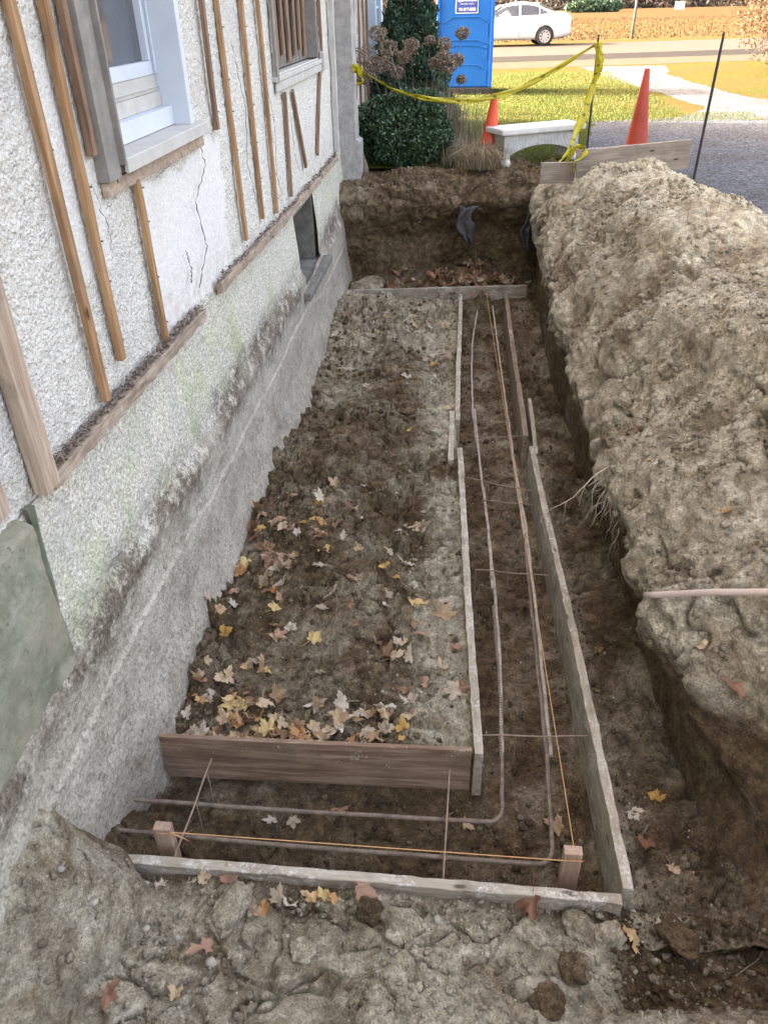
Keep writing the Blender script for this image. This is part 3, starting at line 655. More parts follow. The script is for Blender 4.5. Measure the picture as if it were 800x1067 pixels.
wall_grid(np.r_[np.linspace(-3, 1.3, 20), logsp(1.3, 14.2, 560, 1.0), BW[:2]], np.r_[np.linspace(-1.42, 0.28, 200), BW[2:]], fx, [BW], 'foundation', M['found'], fd_amp, 9)
# smooth cement panel on the near stretch, with a wavy far edge
ysp = np.r_[np.linspace(-3, 1.0, 12), np.linspace(1.03, 1.93, 90)]; zsp = np.linspace(-0.55, 0.30, 90)
Yg, Zg = np.meshgrid(ysp, zsp, indexing='ij')
Yg = Yg + 0.025 * vnoise(np.stack([0 * Zg, Zg, Zg], -1), 3, 2) * sstep(1.2, 1.9, Yg)
Xg = -1.335 + 0.022 * fbm(np.stack([0 * Yg, Yg, Zg], -1), 4, 6, .6, 5) - 0.05 * sstep(1.905, 1.94, Yg)
Xg = Xg - 0.09 * sstep(0.27, 0.30, Zg) - 0.12 * sstep(-0.33, -0.43, Zg)
m_, t_, p_ = new_mat('greenish_cement'); b_ = NB(t_)
c_ = b_.ramp(b_.noise(5, 8, .72), [(.3, (.10, .105, .072)), (.5, (.20, .205, .15)), (.7, (.33, .325, .26))])
c_ = b_.mix(b_.ramp(b_.noise(2.2, 6, .65, b_.mapping(loc=(3, 3, 3))), [(.45, 0.0), (.65, .7)]), c_, (.30, .27, .20))
c_ = b_.mix(b_.ramp(b_.noise(26, 7, .75), [(.58, 0.0), (.66, .8)]), c_, (.10, .09, .065))
b_.l(c_, p_.inputs[0]); p_.inputs['Roughness'].default_value = .95; p_.inputs['Specular IOR Level'].default_value = .1; b_.l(b_.bump(b_.noise(30, 8, .75), .9, .012), p_.inputs['Normal']); M['panel'] = m_
grid_mesh('cement_panel', np.stack([Xg, Yg, Zg], -1) - np.array(house.location), M['panel'], parent=house)
mb = MB()   # dark greenish tube drawn along the groove between panel and wall
pts = [(-1.372 + random.uniform(-.004, .004), 1.955 + 0.02 * math.sin(z * 7), z) for z in np.linspace(-0.6, 0.30, 14)]
mb.tube(pts, [0.016 + random.uniform(-.003, .004) for _ in pts], 6).build('groove_strip', mat_simple('dark_green_groove', (0.12, 0.125, 0.09), 0.95, 0.35, 14, 0.6, 60), house)
# back, end walls and roof
mb = MB(); mb.box(-9.4, -9.3, HY_0, HY_1, -0.1, TOP); mb.box(-9.3, -1.56, HY_0, HY_0 + .1, -0.1, TOP); mb.box(-9.3, -1.62, HY_1 - .16, HY_1 - .02, -1.3, TOP)
mb.box(-1.66, -1.60, HY_0 + .1, 2.9, 0.3, TOP)
mb.build('outer_wall', M['stucco'], house)
mb = MB(); e = 0.45
for s, (xa, xb) in enumerate(((-1.40 + e, -5.35), (-9.3 - e, -5.35))):
    mb.add([(xa, HY_0 - e, TOP - .1), (xa, HY_1 + e * .2, TOP - .1), (xb, HY_1 + e * .2, TOP + 2.2), (xb, HY_0 - e, TOP + 2.2),
            (xa, HY_0 - e, TOP), (xa, HY_1 + e * .2, TOP), (xb, HY_1 + e * .2, TOP + 2.32), (xb, HY_0 - e, TOP + 2.32)],
           [(0, 1, 2, 3), (7, 6, 5, 4), (0, 4, 5, 1), (1, 5, 6, 2), (3, 7, 4, 0), (2, 6, 7, 3)])
mb.build('roof', M['roof'], house)
for gy in (HY_1 - .1, HY_0 + .1): MB().add([(-1.5, gy, TOP), (-9.3, gy, TOP), (-5.35, gy, TOP + 2.15)], [(0, 1, 2)]).build('gable_wall', M['stucco'], house)

def hboard(name, p0, p1, wdt, thk, mat, parent=None, chip=0.004, lab=None, seg=None, seed=None, up=(0, 0, 1), ends=True):
    """a sawn board: runs p0->p1 along its top edge centre line, wdt down, thk across; mesh local X is the grain"""
    rr = random.Random(seed if seed is not None else random.random())
    p0, p1 = Vector(p0), Vector(p1); ax = (p1 - p0); L = ax.length; ax.normalize(); upv = Vector(up); zz = (upv - ax * upv.dot(ax)).normalized(); yyv = zz.cross(ax)
    n = seg or max(3, int(L / 0.05)); V = []; Fc = []
    so = rr.uniform(0, 50)
    for i in range(n + 1):
        x = L * i / n; c = chip
        wv = math.sin(x * 2.1 + so) * 0.003
        j = lambda k: rr.uniform(-c, c) * (1 if rr.random() < .5 else .3)
        ring = [(-thk / 2 + j(0), 0 + j(1)), (thk / 2 + j(2), 0 + j(3)), (thk / 2 + j(4) * .5, -wdt / 2), (thk / 2 + j(4) * .5, -wdt + j(5)), (-thk / 2 + j(6) * .5, -wdt + j(7)), (-thk / 2 + j(6) * .5, -wdt / 2)]
        V += [(x, a + wv, b) for a, b in ring]
    m = 6
    for i in range(n):
        for k in range(m): Fc.append((i * m + k, (i + 1) * m + k, (i + 1) * m + (k + 1) % m, i * m + (k + 1) % m))
    Fc.append(tuple(range(m))); Fc.append(tuple(n * m + k for k in reversed(range(m))))
    o = pyobj(name, V, Fc, mat)
    bm = bmesh.new(); bm.from_mesh(o.data); bmesh.ops.recalc_face_normals(bm, faces=bm.faces); bm.to_mesh(o.data); bm.free()
    md = o.modifiers.new('bevel', 'BEVEL'); md.width = min(0.003, thk * .1); md.segments = 2; md.limit_method = 'ANGLE'; md.angle_limit = R(50)
    mw = Matrix(((ax.x, yyv.x, zz.x, p0.x), (ax.y, yyv.y, zz.y, p0.y), (ax.z, yyv.z, zz.z, p0.z), (0, 0, 0, 1)))
    if parent: o.parent = parent; mw = Matrix.Translation(-parent.location) @ mw
    o.matrix_basis = mw
    return o
def batten(y0, z0, y1, z1, wd=0.042, th=0.026, mat='pine', seed=0, x=-1.385):
    wd *= .92
    # runs up the wall; 'up' of the board = across the wall (y), so width lies along y
    o = hboard('furring_strip', (x + th / 2, y0 + wd / 2, z0), (x + th / 2, y1 + wd / 2, z1), wd, th, M[mat], house, 0.002, seed=seed, up=(0, 1, 0), seg=max(4, int(abs(z1 - z0) / .12)))
    return o
B = [(2.655, .357, 2.65, 5.2, .045, 'pine'), (2.872, .439, 2.878, 5.2, .045, 'pine'), (3.005, 1.19, 3.0, 5.2, .042, 'pine_old'), (3.375, .326, 3.368, 1.042, .045, 'pine'),
     (4.65, 1.068, 4.655, 5.2, .045, 'pine_old'), (4.972, .386, 4.905, 5.2, .045, 'pine'), (5.48, .401, 5.50, 5.2, .045, 'pine'), (5.933, .339, 5.875, 5.2, .045, 'pine'),
     (6.50, .34, 6.565, 1.08, .05, 'pine_old'), (7.213, .458, 6.87, 1.075, .05, 'pine_old'), (7.83, .433, 8.25, 1.08, .05, 'pine_old'), (8.42, 1.25, 8.43, 5.2, .06, 'pine_old'), (6.33, 1.16, 6.30, 5.2, .07, 'trim_grey'),
     (10.5, .35, 10.5, 5.2, .06, 'pine_old'), (10.95, .33, 10.95, 5.2, .06, 'pine_old'), (11.45, .33, 11.45, 5.2, .06, 'pine_old'), (11.95, .33, 11.95, 5.2, .06, 'pine_old'), (12.4, .33, 12.4, 5.2, .06, 'pine_old')]
for k, (ya, za, yb, zb, wd, mt) in enumerate(B):
    batten(ya, za, yb, zb, wd, 0.028 if k < 3 else 0.024, mt, k + 1)
o = batten(2.09, .30, 2.10, 5.2, .10, 0.05, 'board_old', 50); o['label'] = 'wide weathered grey strip with a fresh orange edge'
hboard('furring_strip', (-1.36, 2.095, .30), (-1.36, 2.085, 5.2), 0.012, 0.052, M['pine'], house, 0.001, seed=3, up=(0, 1, 0), seg=20)
batten(1.80, .36, 1.80, 5.2, .12, 0.035, 'board_old', 51)
batten(9.02, .30, 9.05, 5.2, .07, 0.05, 'trim_dusty', 52)
# nails / screws on the strips
mb = MB()
for ya, za, yb, zb, wd, mt in B[:8]:
    for z in np.arange(za + 0.07, min(zb, 2.0), 0.21):
        y = ya + (yb - ya) * (z - za) / (zb - za) + wd * random.uniform(.3, .7) - wd / 2 + wd / 2; z += random.uniform(-.05, .05)
        mb.tube([(-1.37, y - .0, z), (-1.356, y, z - .001)], [0.003, 0.0042], 6)
tag(mb.build('nail', M['rust'], house), kind='stuff')
# bottom ledger: broken lengths of old board with wood rot lying on top
LB = [(2.115, .335, 3.90, .305), (4.25, .33, 5.95, .29), (5.98, .285, 7.75, .275), (7.9, .28, 8.95, .275)]
dm = MB()
for k, (ya, za, yb, zb) in enumerate(LB):
    hboard('ledger_board', (-1.358, ya, za), (-1.358, yb, zb), 0.058, 0.034, M['board_rot'], house, 0.009, seed=80 + k); o_ = None
    for q in range(int((yb - ya) * (240 if k == 0 else 70))):
        y = ya + (yb - ya) * random.random(); s = random.uniform(.006, .022); a = random.uniform(0, 6.3)
        c = Vector((-1.378 + random.uniform(0, .03), y, za + (zb - za) * (y - ya) / (yb - ya) + random.uniform(0, .028)))
        d1 = Vector((math.cos(a) * .5, math.sin(a), random.uniform(-.3, .5))) * s; d2 = Vector((-math.sin(a), math.cos(a) * .4, random.uniform(0, .5))) * s * .4; d3 = Vector((0, 0, s * .3))
        dm.add([c - d1 - d2, c + d1 - d2, c + d1 + d2, c - d1 + d2, c - d1 + d3, c + d1 + d3], [(0, 1, 2, 3), (0, 4, 5, 1), (3, 2, 5, 4), (0, 3, 4), (1, 5, 2)])
tag(dm.build('rot_debris', mat_simple('rotten_wood_crumbs', (0.13, 0.10, 0.08), 0.95, 0.5, 30), house), kind='stuff')
# cracks in the roughcast: thin dark wandering ribbons with real depth
def crack(pts, wv=0.004, x=-1.3795, seed=0):
    r = random.Random(seed); L = []; 
    for i in range(len(pts) - 1):
        for q in range(12):
            t = q / 12; L.append((pts[i][0] * (1 - t) + pts[i + 1][0] * t + r.uniform(-.014, .014), pts[i][1] * (1 - t) + pts[i + 1][1] * t))
    mb = MB(); mb.tube([(x, a, b) for a, b in L], [max(.0006, wv * .6 * r.uniform(.2, 1)) for _ in L], 5)
    return mb.build('wall_crack', M['dark_gap'], house)
M['dark_gap'] = mat_simple('dark_gap', (0.13, 0.12, 0.105), 0.95, 0.2, 10)
crack([(4.30, 1.10), (4.37, .93), (4.12, .80), (4.20, .55), (3.95, .38)], .006, seed=1)
crack([(4.1, 1.06), (3.9, 1.03), (3.6, 1.0)], .003, seed=2)
crack([(5.2, 1.45), (5.35, 1.1), (5.25, .8), (5.4, .45)], .0045, seed=3)
crack([(6.0, 1.2), (6.15, .9), (6.05, .6), (6.2, .4)], .0045, seed=4)
crack([(2.95, 1.1), (3.03, .9), (2.99, .8)], .003, seed=5)
crack([(3.33, .62), (3.30, .45), (3.32, .33)], .010, seed=6)
crack([(3.86, .62), (3.90, .52), (3.86, .45)], .008, seed=7)
crack([(6.75, .9), (6.8, .6), (6.95, .45)], .004, seed=8)

# window, nearest: vinyl sash set back in a deep white reveal
win = empty('window', (0, 0, 0)); win.parent = house
def wpart(name, boxes, mat, bevel=0.002, label=None):
    mb = MB()
    for b_ in boxes: mb.box(*b_)
    mb.v = [(v[0] - house.location.x, v[1] - house.location.y, v[2] - house.location.z) for v in mb.v]
    o = mb.build(name, mat, None, bevel=bevel); o.parent = win
    if label: o['label'] = label
    return o
zt = 2.55
wpart('jamb', [(-1.62, -1.372, 4.205, 4.262, 1.15, zt)], M['trim_white'])
wpart('jamb', [(-1.62, -1.372, 3.175, 3.235, 1.15, zt)], M['trim_dusty'])
wpart('casing', [(-1.40, -1.345, 3.05, 3.172, 1.085, zt + .1)], M['trim_grey'])
wpart('casing', [(-1.372, -1.322, 3.174, 3.190, 1.13, zt + .1)], M['trim_grey'])
wpart('head_casing', [(-1.62, -1.35, 3.05, 4.36, zt, zt + .1)], M['trim_white'])
wpart('sill', [(-1.56, -1.325, 3.193, 4.33, 1.125, 1.150), (-1.337, -1.321, 3.190, 4.34, 1.096, 1.147)], M['trim_dusty'])
wpart('inner_step', [(-1.60, -1.455, 3.236, 4.204, 1.153, 1.235)], M['trim_white'])
wpart('sash_track', [(-1.60, -1.505, 3.238, 4.202, 1.236, 1.30), (-1.60, -1.515, 3.238, 4.202, 1.301, 1.372), (-1.60, -1.508, 3.238, 4.202, 1.318, 1.326)], M['trim_dusty'])
sash = wpart('sash', [(-1.57, -1.512, 3.24, 4.20, 1.374, 1.432), (-1.57, -1.512, 4.135, 4.20, 1.433, zt), (-1.57, -1.512, 3.24, 3.30, 1.433, zt), (-1.50, -1.495, 4.165, 4.18, 1.38, zt)], M['trim_white'])
wpart('bottom_trim', [(-1.392, -1.366, 3.06, 4.36, 1.03, 1.082)], M['board_old'])
# glass with a pale curtain edge behind it
mb = MB().box(-1.552, -1.545, 3.301, 4.134, 1.434, zt - .002); mb.v = [(v[0] + 1.40, v[1] - 6.0, v[2]) for v in mb.v]
g = mb.build('pane', M['glass'], None); g.parent = win
# flaking sill plaster below
# second window: openings boarded over with old lath
win2 = empty('boarded_window', (0, 0, 0)); win2.parent = house; win = win2
wpart('backing', [(-1.52, -1.49, 6.475, 8.305, 1.213, 2.598)], mat_simple('dark_patchy_plaster', (0.15, 0.135, 0.115), 0.95, 0.5, 12, 0.6, 40))
for k, y in enumerate((6.66, 6.92, 7.12, 7.36, 7.62, 7.88, 8.1)):
    hb = hboard('lath', (-1.47, y, 1.24 + .03 * (k % 3)), (-1.47, y + .02 * (k - 2), 2.55), 0.07, 0.02, M['pine_old'], None, .003, seed=90 + k, up=(0, 1, 0), seg=8)
    hb.parent = win2; hb.matrix_basis = Matrix.Translation(-house.location) @ hb.matrix_basis
wpart('side_frame', [(-1.60, -1.40, 6.42, 6.47, 1.22, 2.6)], M['trim_grey'])
wpart('side_frame', [(-1.60, -1.395, 8.31, 8.37, 1.213, 2.6)], M['trim_grey'])
wpart('head_frame', [(-1.60, -1.395, 6.42, 8.37, 2.601, 2.66)], M['trim_grey'])
wpart('sill', [(-1.60, -1.362, 6.28, 8.58, 1.165, 1.20), (-1.388, -1.37, 6.3, 8.56, 1.10, 1.163)], M['trim_dusty'], 0.006)
wpart('sill_block', [(-1.39, -1.345, 8.36, 8.58, 1.10, 1.26)], M['trim_dusty'], 0.01)
# third, pale blue framed door window near the far corner
win3 = empty('window', (0, 0, 0), 'pale blue framed window near the far corner'); win3.parent = house; win3.pop('category', None); win = win3
wpart('frame', [(-1.40, -1.30, 12.80, 13.05, 0.75, 2.9), (-1.40, -1.30, 13.72, 13.95, 0.75, 2.9), (-1.40, -1.32, 13.06, 13.71, 0.75, 0.9)], M['trim_blue'])
wpart('pane', [(-1.38, -1.35, 13.06, 13.71, 0.91, 2.88)], M['glass'])
wpart('glazing_bar', [(-1.349, -1.34, 13.06, 13.71, 1.55, 1.58)], M['trim_blue'])
M['damp'] = mat_simple('damp_dark_concrete', (0.15, 0.145, 0.125), .95, .4, 10, .7, 50, bdist=.01)
# basement window with its recess, pale board and projecting concrete sill
bw = empty('basement_window', (0, 0, 0)); bw.parent = house; win = bw
wpart('recess', [(-1.66, -1.62, 6.5, 7.56, -0.42, 0.20), (-1.62, -1.40, 7.48, 7.56, -0.42, 0.20), (-1.62, -1.40, 6.50, 6.56, -0.42, 0.20), (-1.62, -1.40, 6.56, 7.48, 0.15, 0.23)], M['damp'])
wpart('white_board', [(-1.60, -1.52, 6.60, 6.80, -0.36, 0.148)], M['trim_dusty'])
wpart('pane', [(-1.61, -1.59, 6.82, 7.47, -0.34, 0.148)], mat_simple('grey_green_board', (0.15, 0.165, 0.15), 0.8, 0.3, 10, 0.3, 50))
wpart('sill', [(-1.62, -1.255, 6.40, 7.62, -0.49, -0.425)], M['damp'], 0.008)
# pilaster at the house corner step
mb = MB(); n = 60
Zs = np.linspace(-1.3, 5.4, 240)
ring = [(-1.45, 9.42), (-1.21, 9.42), (-1.21, 9.50), (-1.21, 9.72), (-1.25, 9.80), (-1.45, 9.80)]
V = []; 
for z in Zs:
    for (x, y) in ring:
        low = 0.05 if z < 0.35 else 0.0
        q_ = np.array([[x, y, z]]); V.append((x + (low if x > -1.4 else 0) + .012 * float(fbm(q_, 5, 3, .6, 3)[0]), y + .012 * float(fbm(q_, 5, 3, .6, 8)[0]), z))
mb.v = V
for i in range(len(Zs) - 1):
    for k in range(5): mb.f.append((i * 6 + k, i * 6 + k + 1, (i + 1) * 6 + k + 1, (i + 1) * 6 + k))
mb.build('pilaster', M['pilaster'], house, smooth=False)
LEAF_PLOT = "-0.84 4.07 y 13;-0.89 4.21 y 8;-0.71 3.84 t 12;-0.75 3.60 y 13;-1.03 3.29 y 12;-1.14 4.52 r 9;-1.06 4.13 r 8;-1.20 3.92 t 10;-1.20 3.73 r 13;-1.07 3.52 r 11;-1.09 3.60 t 12;-1.25 3.85 r 10;-1.09 3.82 t 10;-1.04 3.80 t 10;-0.91 3.56 t 11;-1.30 3.67 g 10;-1.34 3.53 g 10;-1.34 3.45 g 8;-0.55 3.56 t 9;-0.64 3.67 g 8;-0.67 3.93 t 9;-0.20 3.92 t 10;-0.16 3.88 g 9;-0.31 3.83 g 7;-0.37 3.67 g 8;-0.25 3.60 g 11;-0.41 3.43 t 6;-0.38 3.47 y 8;-0.29 3.37 y 6;-0.49 3.30 t 8;-0.19 3.32 g 8;-0.61 3.19 g 7;-0.64 3.13 g 7;-0.92 3.19 t 9;-0.66 3.06 g 9;-1.28 3.06 g 13;-1.21 2.99 t 12;-1.17 3.10 g 10;-1.16 2.88 y 13;-1.28 2.70 t 8;-0.92 2.98 t 10;-0.89 2.91 r 10;-0.82 2.96 g 10;-0.69 2.87 y 12;-0.52 3.07 r 7;-0.47 2.95 t 8;-0.33 3.18 g 9;-0.32 3.10 g 8;-0.17 3.12 y 13;-0.19 3.02 t 11;-0.07 3.19 r 8;-0.03 3.06 t 12;-0.12 2.95 r 9;0.06 2.85 r 10;-0.02 2.77 t 12;-0.18 2.78 g 11;-0.22 2.91 t 10;-0.35 2.86 r 9;-0.31 2.79 t 12;-0.26 2.74 t 10;-0.24 2.81 g 10;-0.98 2.75 g 13;-1.01 2.68 o 7;-0.89 2.67 y 6;-1.19 2.67 t 7;-0.62 2.65 g 9;-1.11 2.62 t 11;-1.12 2.54 g 11;-1.23 2.52 o 12;-1.17 2.47 o 10;-1.07 2.61 t 9;-0.91 2.52 t 12;-0.95 2.48 t 12;-0.97 2.39 o 13;-1.02 2.37 t 11;-1.02 2.46 y 10;-0.82 2.54 t 10;-0.79 2.43 t 11;-0.87 2.44 o 10;-0.61 2.50 g 12;-0.61 2.46 g 9;-0.48 2.39 t 13;-0.51 2.31 g 9;-0.40 2.39 g 9;-0.37 2.41 g 10;-0.26 2.44 g 13;-0.25 2.39 g 11;-0.18 2.57 t 12;-0.09 2.65 r 10;0.08 2.61 r 10;-0.16 2.49 g 9;-0.15 2.38 t 11;-0.17 2.31 y 12;-0.30 2.27 t 11;-0.26 2.31 g 9;-0.40 2.29 o 10;-0.46 2.32 g 11;-0.53 2.27 t 11;-0.61 2.28 o 12;-0.69 2.37 t 14;-0.64 2.30 o 12;-0.73 2.34 t 10;-0.76 2.29 o 12;-0.80 2.27 t 12;-0.87 2.31 o 11;-0.90 2.26 y 10;-0.87 2.35 t 10;-0.81 2.33 y 11;-1.07 2.29 t 12;-1.10 2.27 g 11;-1.18 2.31 g 9;-1.21 2.28 g 9;-1.14 2.25 t 9;-1.02 2.51 o 9;-0.68 2.28 t 10;-0.93 2.25 t 11;-0.34 2.22 t 8;0.05 2.56 g 9;0.03 2.56 g 6;-0.96 2.47 y 9;-0.95 2.56 t 9;-0.87 2.50 t 11"
LEAF_EDGE = "-0.78 1.56 r 10;-0.63 1.46 o 11;-0.29 1.56 r 12;-0.42 1.52 y 9;-0.39 1.51 o 9;-0.45 1.50 o 8;-0.48 1.52 g 8;-0.58 1.51 g 10;-0.54 1.48 g 9;-1.03 1.52 g 7;-0.89 1.56 t 9;0.33 1.57 r 14;-1.05 1.10 r 10;-0.78 1.30 r 10;-0.83 1.12 t 7;-0.66 1.44 t 8;0.67 1.49 o 12;0.89 2.10 y 8;0.82 1.88 r 11;0.90 1.81 t 8;0.97 1.81 t 8;0.79 2.05 g 9;0.81 1.56 g 8;0.88 1.57 g 7;0.73 2.75 t 8;0.51 2.05 t 9;0.93 3.27 t 7;0.78 3.01 t 7;0.94 3.67 r 8;0.10 2.05 t 8;-0.46 2.07 r 9;-0.74 2.01 g 8;-0.65 2.01 g 8;1.08 2.66 o 7;1.02 2.06 r 12;0.94 2.17 t 8;-0.22 3.84 t 8;1.02 6.16 g 9;1.21 7.04 g 9;0.95 7.68 t 9;0.82 7.40 g 9;0.79 6.79 g 8;0.94 6.16 g 8"
LEAF_FARPLOT = "-1.00 7.52 t 10;-1.10 7.56 t 11;-0.16 6.69 t 7;-0.96 7.04 g 8;-0.28 7.38 g 12;-0.28 6.68 g 8;-0.85 6.93 g 9;-1.10 6.95 g 10;-0.67 7.46 t 9;-1.02 6.36 t 11;-0.28 7.70 g 11;-0.42 7.33 t 11;-1.01 7.18 g 10;-0.73 7.40 g 7;-1.13 7.13 g 11;-0.61 7.13 g 8;-0.09 7.46 t 8;-0.50 7.17 g 9;-0.71 6.98 g 11;-1.02 7.29 t 7;-0.42 7.36 t 11;-0.25 7.53 g 9;-0.74 7.61 g 7;-0.17 6.33 g 12;-0.14 7.67 g 9;-0.10 6.73 t 11;-0.47 7.57 t 8;-0.20 7.35 g 10;-0.56 7.48 t 7;-0.81 7.15 g 9;-0.08 7.03 t 8;-0.76 7.42 g 7;-1.21 7.45 g 8;-0.52 7.04 t 8;-0.91 7.61 t 11;-0.77 6.09 g 8;-0.70 7.39 t 10;-1.19 7.17 g 12;-0.18 6.63 t 8;-1.23 7.36 g 11;-1.02 7.39 t 9;-1.12 7.58 g 11;-1.07 7.00 g 12;-0.21 6.82 g 10;-0.78 7.18 t 11;-0.17 6.42 g 9;-0.41 6.19 g 12;-0.36 6.03 t 9;-0.21 6.63 y 8;-0.73 6.01 t 9;-0.72 5.46 r 9;-0.35 5.24 y 6;-0.03 5.58 o 9;-0.15 7.70 o 12;-0.18 7.42 r 10"
LEAF_BANK = "0.03 8.67 g 10;0.24 8.91 g 13;0.22 9.05 r 11;-0.72 8.60 g 13;-0.52 9.02 o 9;0.17 9.05 r 9;0.07 8.96 r 13;-0.24 9.03 r 9;0.45 9.05 t 8;-0.23 8.69 r 9;-0.07 8.60 r 9;0.05 9.05 o 11;0.42 8.99 r 8;0.08 9.05 o 10;-0.03 9.05 t 8;0.17 8.91 r 10;0.27 8.65 r 12;-0.18 9.05 t 11;-0.45 8.93 r 8;-0.72 8.60 t 12;0.78 9.02 g 11;-0.75 8.60 r 13;-0.34 8.63 r 8;0.22 9.05 r 9;0.09 9.05 t 10;-0.08 8.60 g 9;-1.06 9.05 o 8;-0.14 8.74 r 12;-0.77 9.05 t 10;-0.47 9.05 g 8;0.06 8.84 t 12;0.42 8.97 o 10;0.47 8.94 r 12;-0.01 9.03 t 12;-0.28 8.78 r 11;-0.76 9.05 o 9;-0.36 8.60 r 12;0.20 8.78 r 8;-0.22 8.60 r 10;0.03 9.05 t 8;-0.03 8.91 r 10;0.22 8.60 r 9;-0.05 8.94 o 8;0.16 8.60 r 9;0.03 8.78 g 9;-0.01 8.64 t 13;-0.23 8.84 r 13;-0.48 9.04 g 10;-0.09 8.90 r 11;-0.12 8.60 t 10;-0.19 8.85 t 9;0.38 8.98 o 12;0.26 9.02 r 12;-0.91 8.90 r 13;0.43 8.85 t 8;0.15 8.95 g 11;0.37 8.70 r 9;-0.80 9.05 r 9;-0.24 8.85 o 12;0.10 8.90 r 12"

# ------------------------------------------------------------ form boards
FH = 0.285
def form(p0, p1, label, mat='form', w_=FH, t_=0.040, name='form_board', cat='form board', group=None, seed=0, chip=0.004):
    o = hboard(name, p0, p1, w_, t_, M[mat], None, chip, seed=seed); return tag(o, label, cat, group)
form((-1.23, 1.60, -1.050), (0.655, 1.592, -1.050), 'nearest form board, cement splashed top edge, running from the house to the right corner', seed=1)
form((-1.262, 2.190, -1.050), (0.122, 2.212, -1.050), 'brown stained end plank closing the near end of the leaf covered plot', 'ply', 0.272, 0.022, seed=2, chip=.002)
form((0.150, 2.185, -1.045), (0.041, 4.89, -1.045), 'pale inner form board along the near half of the rebar channel', seed=3)
form((-0.020, 4.73, -1.055), (-0.018, 5.50, -1.055), 'short pale board overlapping the joint of the two inner form boards', w_=0.24, seed=4)
form((0.022, 5.33, -1.045), (0.020, 8.36, -1.045), 'pale inner form board along the far half of the rebar channel', seed=5)
form((0.688, 1.625, -1.045), (0.560, 4.93, -1.040), 'longest right hand form board, rough and caked with cement, along the near half', seed=6, chip=.0045)
form((0.525, 5.10, -1.045), (0.512, 8.38, -1.045), 'straight right hand form board along the far half of the channel', 'form_brown', seed=7)
form((0.60, 4.98, -1.13), (0.585, 5.62, -0.985), 'short slanting splice board outside the right form boards joint', w_=0.22, t_=.03, seed=8, name='splice_board', cat='board')
form((-1.335, 8.485, -1.055), (0.755, 8.66, -1.035), 'light grey board across the far end of the channel in front of the leaf pile', 'form', w_=0.25, seed=9)
form((-1.36, 8.30, -1.115), (-0.05, 8.36, -1.16), 'dark wet plank lying just in front of the light far end board', 'form_dark', w_=0.12, seed=10, name='wet_plank', cat='board')
def stake(x, y, zt_, lab, sx=.068, sy=.040):
    o = hboard('wooden_stake', (x, y, -1.40), (x, y, zt_), sx, sy, M['stake'], None, .0015, seed=int(x * 50), up=(1, 0, 0), seg=6)
    o.matrix_basis = Matrix.Translation((sx / 2, 0, 0)) @ o.matrix_basis; return tag(o, lab, 'stake', 'wooden stakes holding the strings')
stake(-1.085, 1.73, -1.02, 'left wooden stake beside the house with the orange string tied round it')
stake(0.495, 1.735, -1.005, 'right wooden stake in the channel corner where both strings meet')

# ------------------------------------------------------------ rebar
def bar(pts, lab, r=0.0085, mat='rebar_grey', name='rebar', cat='rebar', group='rebar laid in the footing channel', sub=10):
    P3 = []
    for i in range(len(pts) - 1):
        a, b = Vector(pts[i]), Vector(pts[i + 1]); k = max(2, int((b - a).length / 0.05))
        for q in range(k): P3.append(a.lerp(b, q / k) + Vector((math.sin(q * .9 + i) * .0015, 0, math.cos(q * .7) * .001)))
    P3.append(Vector(pts[-1])); mb = MB(); mb.tube(P3, r, 8)
    # deformation ribs
    L = 0; nxt = .02; cum = 0
    for a, b in zip(P3[:-1], P3[1:]):
        d = (b - a).length; t = (b - a).normalized()
        while nxt < cum + d:
            c = a + t * (nxt - cum)
            if c.y < 3.6: mb.tube([c - t * .0022, c + t * .0022], r * 1.22, 8)
            nxt += .016
        cum += d
    return tag(mb.build(name, M[mat], None, smooth=False), lab, cat, group)
zb = -1.17
def corner(p, q, r, n=6):      # rounded bend
    p, q, r = Vector(p), Vector(q), Vector(r); a = q + (p - q).normalized() * .07; b = q + (r - q).normalized() * .07
    return [tuple(a * (1 - t) ** 2 + q * 2 * t * (1 - t) + b * t * t) for t in [i / n for i in range(n + 1)]]
bar([(0.205, 8.15, zb), (0.15, 7.3, zb), (0.140, 6.6, zb), (0.146, 5.75, zb), (0.175, 5.2, zb)], 'far length of the inner rebar line, curving towards the far board')
bar([(0.160, 5.75, zb + .012), (0.195, 4.8, zb + .01), (0.236, 4.08, zb), (0.250, 3.45, zb)], 'middle length of the inner rebar line, lapped at both ends')
bar([(0.215, 4.55, zb), (0.243, 3.9, zb), (0.262, 3.4, zb), (0.272, 2.9, zb), (0.262, 2.3, zb)], 'near length of the inner rebar line ending beside the bent bar')
bar([(0.250, 3.30, zb), (0.268, 2.6, zb)] + corner((0.268, 2.6, zb), (0.250, 1.945, zb), (0, 1.945, zb)) + [(-0.64, 1.935, zb), (-1.30, 1.93, zb + .01)], 'bent rust coloured bar turning from the inner line towards the house beside the end plank', mat='rust')
bar([(0.374, 8.35, zb), (0.40, 6.9, zb), (0.446, 4.65, zb), (0.462, 4.0, zb)], 'far length of the outer rebar line, reddish where it meets the far board')
bar([(0.428, 5.6, zb + .012), (0.440, 4.9, zb + .012), (0.474, 4.1, zb + .01), (0.482, 3.3, zb), (0.478, 2.3, zb)], 'middle length of the outer rebar line, cement dusted near its end')
bar([(0.460, 3.9, zb), (0.458, 3.0, zb), (0.459, 2.3, zb)] + corner((0.459, 2.3, zb), (0.440, 1.775, zb), (0, 1.765, zb)) + [(-0.61, 1.775, zb), (-1.32, 1.785, zb + .01)], 'bent bar turning from the outer line towards the house beside the nearest form board', mat='rust')
